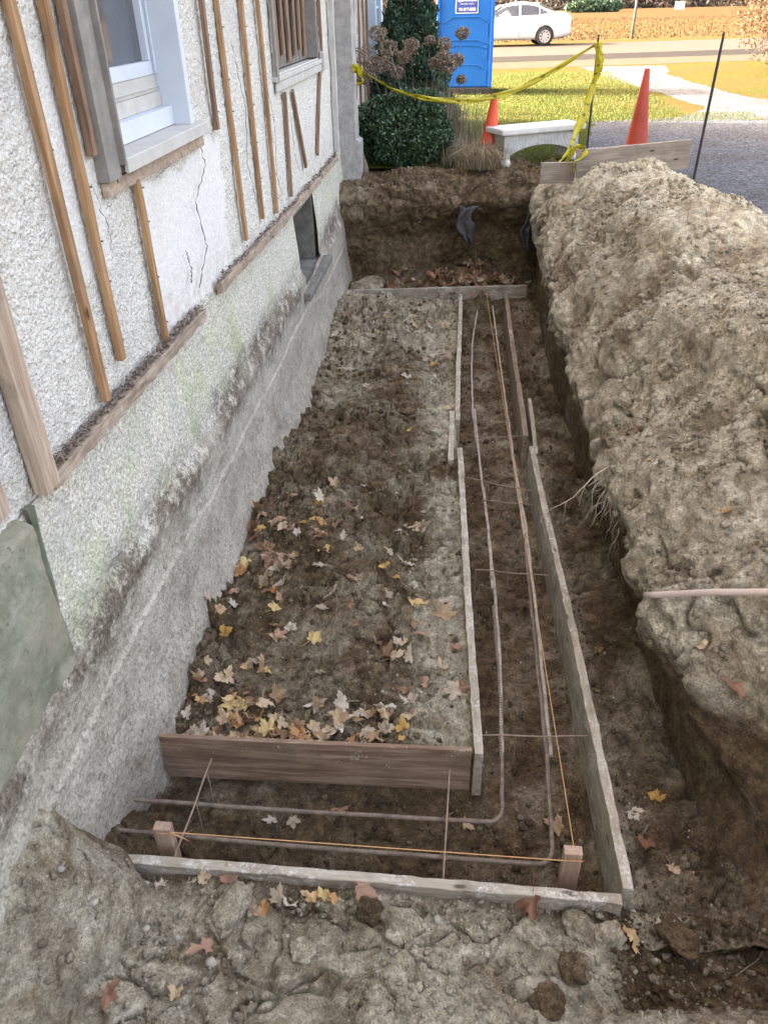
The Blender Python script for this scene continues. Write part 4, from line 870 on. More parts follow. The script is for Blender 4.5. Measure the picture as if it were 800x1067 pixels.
def tie(x0, y0, x1, y1, z, lab, legs=(), r=0.0035):
    mb = MB(); mb.tube([(x0 + (x1 - x0) * t, y0 + (y1 - y0) * t, z + .004 * math.sin(t * 9)) for t in [i / 8 for i in range(9)]], r, 6)
    for t in legs:
        x = x0 + (x1 - x0) * t; y = y0 + (y1 - y0) * t; mb.tube([(x, y, z), (x + .004, y + .004, z - .08), (x, y, -1.36)], r, 6)
    return tag(mb.build('cross_tie', M['wire']), lab, 'rebar tie', 'thin steel ties across the footing channel')
tie(0.19, 5.22, 0.53, 5.24, -1.13, 'thin tie across the channel beyond the overlapping inner boards', (.35,))
tie(0.06, 4.62, 0.54, 4.46, -1.13, 'slanting tie level with the slanting splice board', (.6,))
tie(0.20, 4.36, 0.53, 4.32, -1.15, 'short tie just nearer than the slanting one')
tie(0.15, 3.55, 0.56, 3.52, -1.11, 'pale tie with bent down legs half way along the channel', (0, .45))
tie(0.17, 2.35, 0.67, 2.38, -1.12, 'tie resting on the right form board near the channel corner', (.3, .97))
tie(0.03, 2.16, 0.015, 1.64, -1.13, 'cross tie over both bent bars right of the end plank middle', (.35, .9), .004)
tie(-1.02, 2.14, -1.035, 1.64, -1.13, 'cross tie over both bent bars nearest the house', (.15, .45), .004)
# wire wraps where ties and bars cross
mb = MB()
for (x, y) in ((0.018, 1.77), (0.02, 1.94), (-1.03, 1.78), (-1.03, 1.93), (.26, 2.36), (.47, 2.37), (.24, 3.54), (.46, 3.52)):
    mb = MB(); a0 = random.uniform(0, 6)
    pts = [(x + .014 * math.cos(a0 + t * .7), y + .014 * math.sin(a0 + t * .7), zb + .016 - .004 * math.cos(t)) for t in range(10)] + [(x + .03, y + .02, zb + .03)]
    tag(mb.tube(pts, .0013, 5).build('wire_twist', M['wire']), 'small wire twist binding a bar to a thin tie in the channel', 'wire tie', 'wire twists at bar crossings')
def cord(pts, lab, knots=()):
    mb = MB(); P3 = []
    for a, b in zip(pts[:-1], pts[1:]):
        a, b = Vector(a), Vector(b); n = max(2, int((b - a).length / .2)); P3 += [a.lerp(b, i / n) for i in range(n)]
    P3.append(Vector(pts[-1])); mb.tube(P3, .0019, 6)
    return tag(mb.build('mason_string', M['string']), lab, 'string', 'orange strings pulled between the stakes')
s = .0365
cord([(-1.085 - s, 1.715, -1.04), (-1.085, 1.705, -1.038), (-1.085 + s, 1.712, -1.042), (-0.97, 1.69, -1.05), (-1.085 + s, 1.715, -1.04), (0.459, 1.712, -1.036), (.495, 1.712, -1.034), (.534, 1.714, -1.034)], 'orange string across the near channel from stake to stake')
cord([(0.503, 1.758, -1.03), (0.428, 4.23, -1.045), (0.30, 8.42, -1.05)], 'orange string running lengthwise over the outer rebar line')

# ------------------------------------------------------------ stones, clods, pipe, roots
def lump(name, loc, size, seed, mat, lab, cat, group=None, rough=.25, sub=3, squash=(1, 1, 1), pale=None, rz=0, sink=0.3):
    bm = bmesh.new(); bmesh.ops.create_icosphere(bm, subdivisions=sub, radius=1.0)
    V = np.array([v.co[:] for v in bm.verts]); n = fbm(V + seed * 7.3, 1.1, 4, .5, seed) * rough * 1.6
    f1, f2, i_ = worley(V + seed, 2.2, seed); n = n + rough * (.5 - f1)
    V = V * (1 + n)[:, None] * np.array(squash) * size
    for v, c in zip(bm.verts, V): v.co = c
    me = bpy.data.meshes.new(name); bm.to_mesh(me); bm.free()
    if pale is not None:
        at = me.attributes.new('pale', 'FLOAT', 'POINT'); at.data.foreach_set('value', np.full(len(me.vertices), pale, np.float32))
    o = mesh_obj(name, me, mat, None, True); p, nn = drop(loc[0], loc[1], loc[2] if len(loc) > 2 else 2.0)
    o.location = p + Vector((0, 0, size * squash[2] * (1 - 2 * sink) * .8)); o.rotation_euler = (0, 0, rz)
    return tag(o, lab, cat, group)
CL = [(-0.235, 1.475, .052, .0, 'brown fibrous soil clod standing against the nearest form board', (1, .8, 1.25)),
      (-0.745, 1.45, .095, .85, 'broad cracked grey slab of soil by the left of the nearest form board', (1.2, .6, .5)),
      (-0.12, 1.43, .075, .8, 'rounded pale clod right of the brown fibrous one', (1.1, .8, .6)),
      (0.33, 1.46, .06, .75, 'knobbly clod behind the big rusty leaf', (1, 1, .7)),
      (0.50, 1.50, .055, .6, 'lumpy clod beside the near right corner of the forms', (1.2, .9, .8)),
      (0.60, 1.49, .05, .8, 'pale crumbly clod at the near right corner', (1.3, .8, .9)),
      (0.47, 1.34, .05, .3, 'dark clod in the hollow below the right corner', (1, 1, .7)),
      (0.36, 1.22, .055, .15, 'dark rounded clod near the bottom hump', (1, 1, .7)),
      (-0.45, 1.30, .05, .85, 'small pale clod on the near bank', (1, 1, .6)),
      (0.85, 1.52, .06, .1, 'dark flat clod in the pit by the right bank', (1.3, .8, .5)),
      (-1.05, 8.75, .16, .55, 'rounded grey clod in the far left corner of the trench', (1.2, .8, .8)),
      (-0.62, 6.35, .10, .3, 'large clod in the far part of the plot', (1.3, 1, .6)), (-0.35, 5.6, .08, .3, 'flat clod in the middle of the plot', (1.3, 1, .5)),
      (-0.85, 5.1, .09, .15, 'dark flat clod by the wall in the plot', (1.5, 1, .45)), (-0.12, 5.2, .07, .6, 'pale clod beside the short overlapping board', (1, 1, .6)),
      (-0.5, 4.4, .06, .15, 'dark clod half way along the plot', (1.2, 1, .6)), (-0.1, 3.6, .055, .7, 'pale clod on the sandy strip', (1.2, 1, .5))]
for k, (x, y, sz, pl, lb, sq) in enumerate(CL):
    lump('soil_clod', (x, y), sz, 30 + k, M['soil'], lb, 'clod', None, .35, 4, sq, pl, k * 1.3, .35)
ST = [(-1.24, 1.344, .017, 'white round pebble on the heap by the house'), (-1.03, 1.36, .017, 'white pebble left of the slumped heap edge'), (-0.91, 1.34, .014, 'white pebble right of the one on the heap edge'),
      (-0.765, 1.262, .024, 'largest pale oval pebble beside a rust leaf on the near bank'), (-1.15, 1.32, .015, 'pale pebble pair stone by the house heap'), (0.0, 1.47, .020, 'grey round pebble right of the brown clod'),
      (0.39, 1.30, .018, 'pale pebble in the bottom hollow'), (0.72, 1.62, .014, 'grey pebble just outside the near right corner'), (0.80, 1.58, .013, 'pale pebble in the pit'),
      (-0.62, 1.06, .022, 'brownish flat stone at the bottom of the near bank'), (0.05, 1.09, .014, 'small pale pebble at the bottom edge'), (0.17, 1.35, .012, 'small pebble between clods'),
      (-0.38, 4.4, .018, 'white stone in the plot'), (-0.55, 3.9, .014, 'small white stone in the plot')]
for k, (x, y, sz, lb) in enumerate(ST): lump('pebble', (x, y), sz * .8, 60 + k, M['stone'], lb, 'pebble', 'pale pebbles on the soil', .10, 3, (1.1, .9, .75), None, k, .2)

def scatter(name, n, areas, smin, smax, mat, pale_rng, lab, cat, seed):
    r = np.random.default_rng(seed); ico = bmesh.new(); bmesh.ops.create_icosphere(ico, subdivisions=1, radius=1.0)
    bv = np.array([v.co[:] for v in ico.verts]); ico.verts.index_update(); bf = np.array([[v.index for v in f.verts] for f in ico.faces]); ico.free()
    V, Fc, PL = [], [], []; tot = sum(a[4] for a in areas); k = 0
    for (x0, x1, y0, y1, wgt) in areas:
        for _ in range(int(n * wgt / tot)):
            x = r.uniform(x0, x1); y = y0 + (y1 - y0) * r.random() ** 1.35; p, nn = drop(x, y)
            if nn.z < 0.25 or (name == 'damp_soil_crumbs' and p.z > -.8 and y > 1.6): continue
            if name == 'dry_soil_crumbs' and float(vnoise(np.array([[x, y, 0.]]), 2.6, 9)[0]) + .35 * r.random() < .12: continue
            s = smin * (smax / smin) ** (r.random() ** 2.2) * (0.8 + y * .06)
            vv = bv * (s * r.uniform(.6, 1.3, (1, 3))) * r.uniform(.55, 1.35, (len(bv), 1))
            V.append(vv + np.array(p) + np.array([0, 0, s * .35])); Fc.append(bf + k); k += len(bv); PL.append(np.full(len(bv), r.uniform(*pale_rng) + (.5 if (-.30 < x < .0 and y > 2.3) else 0)))
    V = np.concatenate(V); Fc = np.concatenate(Fc); me = bpy.data.meshes.new(name); me.vertices.add(len(V)); me.vertices.foreach_set('co', V.reshape(-1).astype(np.float32))
    me.loops.add(Fc.size); me.loops.foreach_set('vertex_index', Fc.reshape(-1).astype(np.int32)); me.polygons.add(len(Fc)); me.polygons.foreach_set('loop_start', np.arange(0, Fc.size, 3, dtype=np.int32)); me.update(calc_edges=True)
    at = me.attributes.new('pale', 'FLOAT', 'POINT'); at.data.foreach_set('value', np.concatenate(PL).astype(np.float32))
    return tag(mesh_obj(name, me, mat), lab, cat, kind='stuff')
scatter('dry_soil_crumbs', 22000, [(-1.3, 2.4, 0.8, 1.57, 2.2), (0.8, 2.3, 1.9, 8.5, 5)], .003, .020, M['soil'], (.6, 1.1), 'dry pale crumbs of soil over the heap and the near bank', 'soil crumbs', 1)
scatter('damp_soil_crumbs', 9000, [(-1.25, 0.0, 2.25, 8.3, 4), (0.68, 1.1, 1.6, 8.4, 2), (0.0, .65, 1.65, 8.3, 1.6), (-1.2, .6, 1.65, 2.15, .8), (0.6, 1.2, 1.25, 1.6, 1)], .003, .021, M['soil'], (-.1, .45), 'damp dark crumbs of soil on the trench floor', 'soil crumbs', 2)
scatter('grit', 2600, [(-1.3, 2.3, 0.8, 1.57, 3), (0.85, 2.3, 1.9, 8.5, 3), (-1.25, 0.0, 2.25, 8.3, 1), (0.0, 1.1, 1.65, 8.3, 1), (-1.2, .9, 8.9, 9.8, 1)], .002, .007, M['stone'], (0, 1), 'small pale stones scattered through the soil', 'grit', 3)

mb = MB(); pp = [Vector((0.765, 2.40, -0.31)), Vector((0.95, 2.25, -0.16)), Vector((1.15, 2.12, -0.04)), Vector((1.5, 1.95, .12)), Vector((1.9, 1.85, .30))]
P3 = [pp[0]]; 
for a, b in zip(pp[:-1], pp[1:]): P3 += [a.lerp(b, t / 5) for t in range(1, 6)]
pipe = tag(mb.tube(P3, .0125, 12).build('plastic_pipe', M['pvc'], None, smooth=True), 'dusty pinkish pipe end sticking out of the right bank', 'pipe')
mb = MB(); rr = random.Random(5)
for k in range(24):
    p = Vector((0.86 + rr.uniform(-.04, .08), 3.55 + rr.uniform(-.28, .18), -0.42 + rr.uniform(-.1, .05))); d = Vector((rr.uniform(-.9, -.1), rr.uniform(-.6, .1), rr.uniform(-.8, .1))).normalized()
    L = rr.uniform(.12, .34) if k else .62; n = 14; pts = [p.copy()]
    for q in range(n):
        d = (d + Vector((rr.uniform(-.35, .3), rr.uniform(-.3, .3), rr.uniform(-.45, .15)))).normalized(); p = p + d * L / n; pts.append(p.copy())
        if rr.random() < .16:
            e = p.copy(); dd = (d + Vector((rr.uniform(-.9, .9), rr.uniform(-.9, .9), rr.uniform(-.7, .3)))).normalized(); pt2 = [e.copy()]
            for _ in range(6): dd = (dd + Vector((rr.uniform(-.3, .3), rr.uniform(-.3, .3), rr.uniform(-.4, .1)))).normalized(); e = e + dd * .018; pt2.append(e.copy())
            mb.tube(pt2, [.0016 * (1 - .1 * w_) for w_ in range(7)], 5)
    r0 = rr.uniform(.0022, .0045); mb.tube(pts, [r0 * (1 - .7 * q / n) for q in range(n + 1)], 6)
tag(mb.build('hanging_roots', M['root'], None, smooth=True), 'pale tangled roots hanging out of the right bank over the trench', 'roots')
M['twig'] = mat_simple('dry_twig', (0.20, 0.155, 0.11), .9, .35, 30, .3, 120)
rt = random.Random(41)
for k, (x, y, L, zt_, wh) in enumerate([(-.78, 3.75, .26, 2, 'in the leaves by the house wall'), (-.62, 3.2, .20, 2, 'in the leaves by the house wall'), (-.30, 1.2, .16, 2, 'on the near bank'), (.15, 1.28, .22, 2, 'on the near bank'), (-.6, 1.1, .14, 2, 'on the near bank'), (.95, 1.55, .18, 2, 'in the pit by the right bank'), (1.02, 1.42, .16, 2, 'in the pit by the right bank'),
        (.86, 2.0, .15, -.4, 'on the ground right of the forms'), (.50, 2.9, .18, 2, 'on the floor of the footing channel'), (.33, 3.2, .16, 2, 'on the floor of the footing channel'), (1.35, 4.6, .35, 2, 'on the mound'), (1.2, 3.5, .3, 2, 'on the mound'), (1.5, 5.6, .45, 2, 'on the mound'), (1.15, 2.6, .22, 2, 'on the mound')]):
    a = rt.uniform(0, 6.28); pts = []
    for q in range(9):
        a += rt.uniform(-.25, .25); x += math.cos(a) * L / 9; y += math.sin(a) * L / 9; p, _n_ = drop(x, y, zt_); pts.append(p + Vector((0, 0, .008 + .004 * (q % 2))))
    zz_ = sorted(p.z for p in pts)[4]; pts = [Vector((p.x, p.y, max(zz_ - .02, min(p.z, zz_ + .03)))) for p in pts]
    tag(MB().tube(pts, [.0035 * (1 - q * .08) for q in range(9)], 5).build('twig', M['twig']), 'thin dry twig lying ' + wh, 'twig', 'twigs ' + wh)
# torn black cloth hanging from the far bank
def rag(name, cx, w0, w1, z0, z1, y, seed, lab):
    nx, nz = 10, 26; X_r = np.linspace(-1, 1, nx); T = np.linspace(0, 1, nz); P = np.zeros((nx, nz, 3))
    for i in range(nx):
        for j in range(nz):
            t = T[j]; wd = (w0 * (1 - t) + w1 * t) * (1 + .4 * math.sin(t * 9 + seed)); P[i, j] = (cx + X_r[i] * wd + .04 * math.sin(t * 5 + seed), y + .03 * math.sin(X_r[i] * 5 + t * 4), z0 + (z1 - z0) * t)
    P += 0.02 * np.stack([vnoise(P, 14, seed), vnoise(P, 14, seed + 1), vnoise(P, 20, seed + 2)], -1)
    o = grid_mesh(name, P, M['fabric']); sm = o.modifiers.new('t', 'SOLIDIFY'); sm.thickness = .003
    return tag(o, lab, 'fabric', 'torn ground cloth hanging from the far bank')
rag('torn_fabric', 0.07, .11, .05, -.24, -.66, 8.86, 3, 'torn dark cloth hanging from the middle of the far bank')
rag('torn_fabric', 0.76, .06, .035, -.25, -.72, 8.93, 8, 'narrow torn dark cloth hanging in the far right corner')

# ------------------------------------------------------------ fallen maple leaves
def leaf_mesh(seed, mat):
    r = random.Random(seed); pts = []
    lob = [(0, 1.0), (52, .86), (-52, .86), (112, .52), (-112, .52)]
    angs = []
    for a, L in lob:
        L *= r.uniform(.6, 1.1)
        angs += [(a, L), (a - 9, L * .76), (a + 9, L * .76), (a - 15, L * .84), (a + 15, L * .84), (a - 19, L * .66), (a + 19, L * .66)]
    for a in (27, -27): angs.append((a, .46))
    for a in (84, -84): angs.append((a, .40))
    angs += [(148, .26), (-148, .26), (180, .08)]
    angs.sort(); cu, cv, cw = r.uniform(-1.2, 1.9), r.uniform(-.9, 1.8), r.uniform(0, 6.28)
    fold = r.uniform(-.3, 1.1)
    def dz(x, y):
        u = x * math.cos(cw) + y * math.sin(cw); v = -x * math.sin(cw) + y * math.cos(cw)
        return .42 * cu * u * u + .35 * cv * v * v * v + fold * abs(x) * .55 + .13 * math.sin(8 * x + seed) * math.cos(7 * y + seed)
    V = [(0, 0, dz(0, 0))]; rings = (.34, .68, 1.0)
    for q in rings:
        for a, L in angs:
            rr_ = min(L, .5 if q < .5 else 9) * q if q < .99 else L; x = math.sin(R(a)) * rr_; y = math.cos(R(a)) * rr_
            V.append((x, y, dz(x, y) + (r.uniform(-.03, .03) if q == 1 else 0)))
    n = len(angs); Fc = [(0, 1 + (i + 1) % n, 1 + i) for i in range(n)]
    for k in range(2):
        for i in range(n): Fc.append((1 + k * n + i, 1 + k * n + (i + 1) % n, 1 + (k + 1) * n + (i + 1) % n, 1 + (k + 1) * n + i))
    # stalk
    s0 = len(V); sx = r.uniform(-.3, .3)
    for t in range(6):
        y = -.05 - t * .16; V += [(sx * (t / 5) ** 2 - .012, y, dz(0, 0) + t * .03), (sx * (t / 5) ** 2 + .012, y, dz(0, 0) + t * .03)]
    for t in range(5): Fc.append((s0 + 2 * t, s0 + 2 * t + 1, s0 + 2 * t + 3, s0 + 2 * t + 2))
    V = [(x * .52, y * .52, z * .52) for x, y, z in V]
    me = bpy.data.meshes.new('maple_leaf'); me.from_pydata(V, [], Fc); me.update(); me.materials.append(mat)
    me.polygons.foreach_set('use_smooth', [True] * len(me.polygons)); return me
LM = {'t': mat_leafy('tan_leaf', [(0.1, (0.20, 0.115, 0.055)), (0.5, (0.42, 0.29, 0.165)), (1.0, (0.58, 0.46, 0.30))], per='obj'),
      'y': mat_leafy('yellow_leaf', [(0.1, (0.44, 0.25, 0.06)), (0.5, (0.58, 0.40, 0.13)), (1.0, (0.62, 0.50, 0.24))], per='obj'),
      'r': mat_leafy('russet_leaf', [(0.1, (0.20, 0.10, 0.06)), (0.5, (0.34, 0.19, 0.12)), (1.0, (0.44, 0.29, 0.20))], per='obj'),
      'g': mat_leafy('pale_grey_leaf', [(0.1, (0.32, 0.25, 0.17)), (0.5, (0.50, 0.42, 0.31)), (1.0, (0.62, 0.56, 0.45))], per='obj'),
      'o': mat_leafy('orange_leaf', [(0.1, (0.45, 0.22, 0.08)), (0.5, (0.56, 0.34, 0.15)), (1.0, (0.62, 0.45, 0.24))], per='obj')}
LME = {k: [leaf_mesh(h * 10 + i, m) for i in range(10)] for h, (k, m) in enumerate(LM.items())}
CN = {'t': 'tan', 'y': 'yellow', 'r': 'russet', 'g': 'pale greyish', 'o': 'orange brown'}
rr = random.Random(99)
BV_ALL = bvh
def put_leaf(x, y, c, sz, lab, grp, lift=0.0, tilt=.5, ztop=2.0):
    me = rr.choice(LME[c]); o = bpy.data.objects.new('maple_leaf', me); C.objects.link(o)
    p, n = drop(x, y, ztop); s = sz / 100.0 * rr.uniform(1.3, 1.65)
    q = n.slerp(Vector((0, 0, 1)), .6) if n.length else Vector((0, 0, 1))
    rot = q.to_track_quat('Z', 'Y').to_matrix() @ Euler((rr.uniform(-tilt, tilt), rr.uniform(-tilt, tilt), rr.uniform(0, 6.28))).to_matrix()
    zs_ = [(rot @ Vector(v.co))[2] * s for v in me.vertices]; mn = min(zs_)
    o.matrix_basis = Matrix.Translation(p + Vector((0, 0, lift - mn * .7 + .002))) @ rot.to_4x4() @ Matrix.Diagonal((s, s * rr.uniform(.6, 1.05), s, 1))
    return tag(o, lab, 'leaf', grp)
def parse(S_): return [(float(a), float(b), c, int(d)) for a, b, c, d in (q.split() for q in S_.split(';'))]
seen = []
for x, y, c, sz in parse(LEAF_PLOT):
    near = sum(1 for a, b in seen if (a - x) ** 2 + (b - y) ** 2 < .006); seen.append((x, y))
    where = 'in the heap behind the brown end plank' if y < 2.75 and x < -.25 else ('by the house wall half way along the plot' if x < -.55 else ('on the sandy strip beside the inner form board' if x > -.28 else 'on the dark soil in the middle of the plot'))
    put_leaf(x, y, c, sz, f'{CN[c]} dry maple leaf lying {where}', f'{CN[c]} leaves {where}', .012 * near, .45)
for x, y, c, sz in parse(LEAF_PLOT):      # the heap is several leaves deep
    if y < 2.7 and x < -.2 and rr.random() < .75 or (x < -.6 and 3.2 < y < 4.3 and rr.random() < .7):
        c2 = rr.choice('tttgrot'); xx, yy_ = x + rr.uniform(-.09, .09), max(2.25, y + rr.uniform(-.09, .09))
        where = 'in the heap behind the brown end plank' if yy_ < 2.75 and xx < -.25 else 'by the house wall half way along the plot'
        put_leaf(max(xx, -1.2), yy_, c2, rr.randint(8, 12), f'{CN[c2]} dry maple leaf lying {where}', f'{CN[c2]} leaves {where}', .01, .6)
for x, y, c, sz in parse(LEAF_FARPLOT):
    w_ = 'in the far part of the plot'; put_leaf(x, y, c, sz, f'{CN[c]} crumpled maple leaf lying {w_}', f'{CN[c]} leaves {w_}', .008, .5)
for x, y, c, sz in parse(LEAF_BANK):
    w_ = 'in the pile behind the far end board'; put_leaf(x, y - .05, c, sz + 1, f'{CN[c]} maple leaf lying {w_}', f'{CN[c]} leaves {w_}', rr.uniform(0, .07), .9, -0.45)
for _ in range(95):
    x = rr.triangular(-1.0, .68, .05); y = rr.uniform(8.62, 9.02); c = rr.choice('rttgtor'); w_ = 'in the pile behind the far end board'
    put_leaf(x, y, c, rr.randint(8, 13), f'{CN[c]} maple leaf lying {w_}', f'{CN[c]} leaves {w_}', rr.uniform(0, .17) * math.exp(-((x - .05) / .5) ** 2), 1.1, -0.45)
for _ in range(26):
    a = rr.gauss(0, 1); x = -.93 + rr.gauss(0, .16); y = 3.55 + rr.gauss(0, .35); c = rr.choice('ttgroy'); where = 'by the house wall half way along the plot'
    put_leaf(max(x, -1.2), y, c, rr.randint(8, 12), f'{CN[c]} dry maple leaf lying {where}', f'{CN[c]} leaves {where}', rr.uniform(0, .02), .8)
for x, y, c, sz in parse(LEAF_EDGE):
    if y < 1.62 and x < .75: w_ = 'on the near bank by the nearest form board'
    elif x > .66 and y < 3: w_ = 'on the dark ground right of the forms'
    elif y > 3: w_ = 'on the dark strip right of the far forms'
    else: w_ = 'on the floor of the footing channel'
    put_leaf(x, y, c, sz, f'{CN[c]} maple leaf {w_}', f'{CN[c]} leaves {w_}', .004, .55)

ll = [o for o in C.objects if o.name.startswith('maple_leaf')]
ll.sort(key=lambda o: -o.matrix_basis.to_scale()[0] / (o.matrix_basis.translation - Vector((0, 0, EYE))).length)
V, Fc, MI, mats = [], [], [], []
for o in ll[290:]:
    k = len(V); mi = o.data.materials[0]
    if mi not in mats: mats.append(mi)
    V += [tuple(o.matrix_basis @ v.co) for v in o.data.vertices]; Fc += [tuple(i + k for i in p_.vertices) for p_ in o.data.polygons]; MI += [mats.index(mi)] * len(o.data.polygons)
    bpy.data.objects.remove(o)
me = bpy.data.meshes.new('leaf_litter'); me.from_pydata(V, [], Fc)
for mi in mats: me.materials.append(mi)
me.polygons.foreach_set('material_index', MI); me.polygons.foreach_set('use_smooth', [True] * len(MI)); me.update()
o = bpy.data.objects.new('leaf_litter', me); C.objects.link(o); tag(o, 'small dry leaves heaped beyond the far end board and scattered at the far end of the plot', 'leaf litter', kind='stuff')

# ------------------------------------------------------------ things on the grass beyond the trench
def lathe(mb, prof, n=24, c=(0, 0, 0)):
    k = len(mb.v)
    for r_, z in prof:
        for j in range(n): a = 2 * math.pi * j / n; mb.v.append((c[0] + r_ * math.cos(a), c[1] + r_ * math.sin(a), c[2] + z))
    for i in range(len(prof) - 1):
        for j in range(n): mb.f.append((k + i * n + j, k + i * n + (j + 1) % n, k + (i + 1) * n + (j + 1) % n, k + (i + 1) * n + j))
    return mb
def cone(x, y, h, wbase, mat, lab, tilt=(0, 0)):
    t = empty('traffic_cone', (x, y, 0), lab, 'cone', 'traffic cones beyond the trench'); t.rotation_euler = (tilt[0], tilt[1], .3)
    b = wbase; mb = MB(); prof = [(b * .5, .03), (b * .47, .06), (b * .30, h * .45), (.030, h - .006), (.026, h), (.018, h), (.018, h - .02)]; lathe(mb, prof, 28)
    o = mb.build('cone_body', mat, None, smooth=True); o.parent = t
    mb = MB().box(-b * .68, b * .68, -b * .68, b * .68, 0, .03); o = mb.build('base', mat, None, bevel=.01); o.parent = t
cone(0.285, 10.0, .74, .29, M['orange'], 'bright orange leaning cone between the dry grass and the bench', (0, .07))
cone(2.14, 10.75, .91, .30, M['orange_red'], 'tall dull red cone standing behind the grey plank', (0, 0))

# bench: slab on arched apron and two carved legs
bn = empty('stone_bench', (0.83, 10.05, 0.0), 'pale cast stone garden bench with a thick slab top and arched front', 'bench', None, R(28))
def lpart(par, name, mb, mat, bevel=.004, smooth=False):
    o = mb.build(name, mat, None, bevel=bevel, smooth=smooth); o.parent = par; return o
lpart(bn, 'seat', MB().box(-.56, .56, -.20, .20, .345, .41), M['bench'], .015)
mb = MB(); n = 24      # arched apron
for s_ in range(n + 1):
    u = s_ / n; x = -.50 + u; zlow = .10 + .12 * math.sin(math.pi * min(max((u - .06) / .88, 0), 1)) ** .6
    for y in (-.155, -.115): mb.v += [(x, y, zlow), (x, y, .343)]
for s_ in range(n):
    a = s_ * 4; mb.f += [(a, a + 4, a + 5, a + 1), (a + 2, a + 3, a + 7, a + 6), (a, a + 2, a + 6, a + 4), (a + 1, a + 5, a + 7, a + 3)]
mb.f += [(0, 1, 3, 2), (n * 4, n * 4 + 2, n * 4 + 3, n * 4 + 1)]
m, t_, p_ = new_mat('ribbed_cast_stone'); b_ = NB(t_); wv = b_.n('ShaderNodeTexWave'); wv.inputs['Scale'].default_value = 16; b_.l(b_.co, wv.inputs[0])
b_.l(b_.ramp(b_.noise(14), [(.3, (.36, .37, .36)), (.7, (.52, .52, .50))]), p_.inputs[0]); p_.inputs['Roughness'].default_value = .9; b_.l(b_.bump(wv.outputs[1], .8, .01), p_.inputs['Normal'])
lpart(bn, 'apron', mb, m, 0)
for sx in (-1, 1):
    mb = MB().box(sx * .43 - .045, sx * .43 + .045, -.11, .14, .05, .343); lpart(bn, 'leg', mb, M['bench'], .01)
    mb = MB(); lathe(mb, [(.0, 0), (.05, .01), (.062, .045), (.05, .085), (.0, .10)], 16, (sx * .46, -.13, 0)); lpart(bn, 'foot', mb, M['bench'], 0, True)

o = hboard('grey_plank', (1.07, 8.12, .425), (2.12, 8.18, .50), .25, .045, M['plank_grey'], None, .003, seed=21); tag(o, 'long weathered grey plank standing on edge on top of the soil mound', 'plank')
o = hboard('grey_plank', (0.755, 8.22, .30), (1.09, 8.26, .30), .19, .045, M['plank_grey'], None, .003, seed=22); tag(o, 'short weathered grey plank standing left of the long one', 'plank')
def rod(p0, p1, lab, r=.012):
    mb = MB().tube([Vector(p0).lerp(Vector(p1), t / 6) + Vector((0, math.sin(t) * .003, 0)) for t in range(7)], [r] * 6 + [r * .8], 8)
    return tag(mb.build('steel_rod', M['steel_black']), lab, 'rod', 'upright dark steel rods')
rod((2.165, 8.0, 0.0), (2.19, 8.0, 1.362), 'dark steel rod standing in the right side of the mound', .013)
rod((1.44, 10.0, -.05), (1.42, 10.0, 1.29), 'dark steel rod holding up the yellow tape', .012)

def mat_tape():
    m, t, p = new_mat('caution_tape'); b = NB(t); uv = b.n('ShaderNodeUVMap'); sp = b.n('ShaderNodeSeparateXYZ'); b.l(uv.outputs[0], sp.inputs[0])
    b.l(b.ramp(b.noise(6), [(.3, (.48, .42, .015)), (.7, (.58, .52, .03))]), p.inputs['Base Color']); p.inputs['Roughness'].default_value = .35
    tr = b.n('ShaderNodeBsdfTranslucent'); tr.inputs[0].default_value = (.5, .45, .04, 1); mx = b.n('ShaderNodeMixShader'); mx.inputs[0].default_value = .3
    b.l(p.outputs[0], mx.inputs[1]); b.l(tr.outputs[0], mx.inputs[2]); b.l(mx.outputs[0], t.nodes['Material Output'].inputs[0]); return m
M['tape'] = mat_tape()
tape = empty('caution_tape', (-1.2, 9.6, 1.0), 'yellow caution tape tied to the house and strung over to the steel rod', 'caution tape')
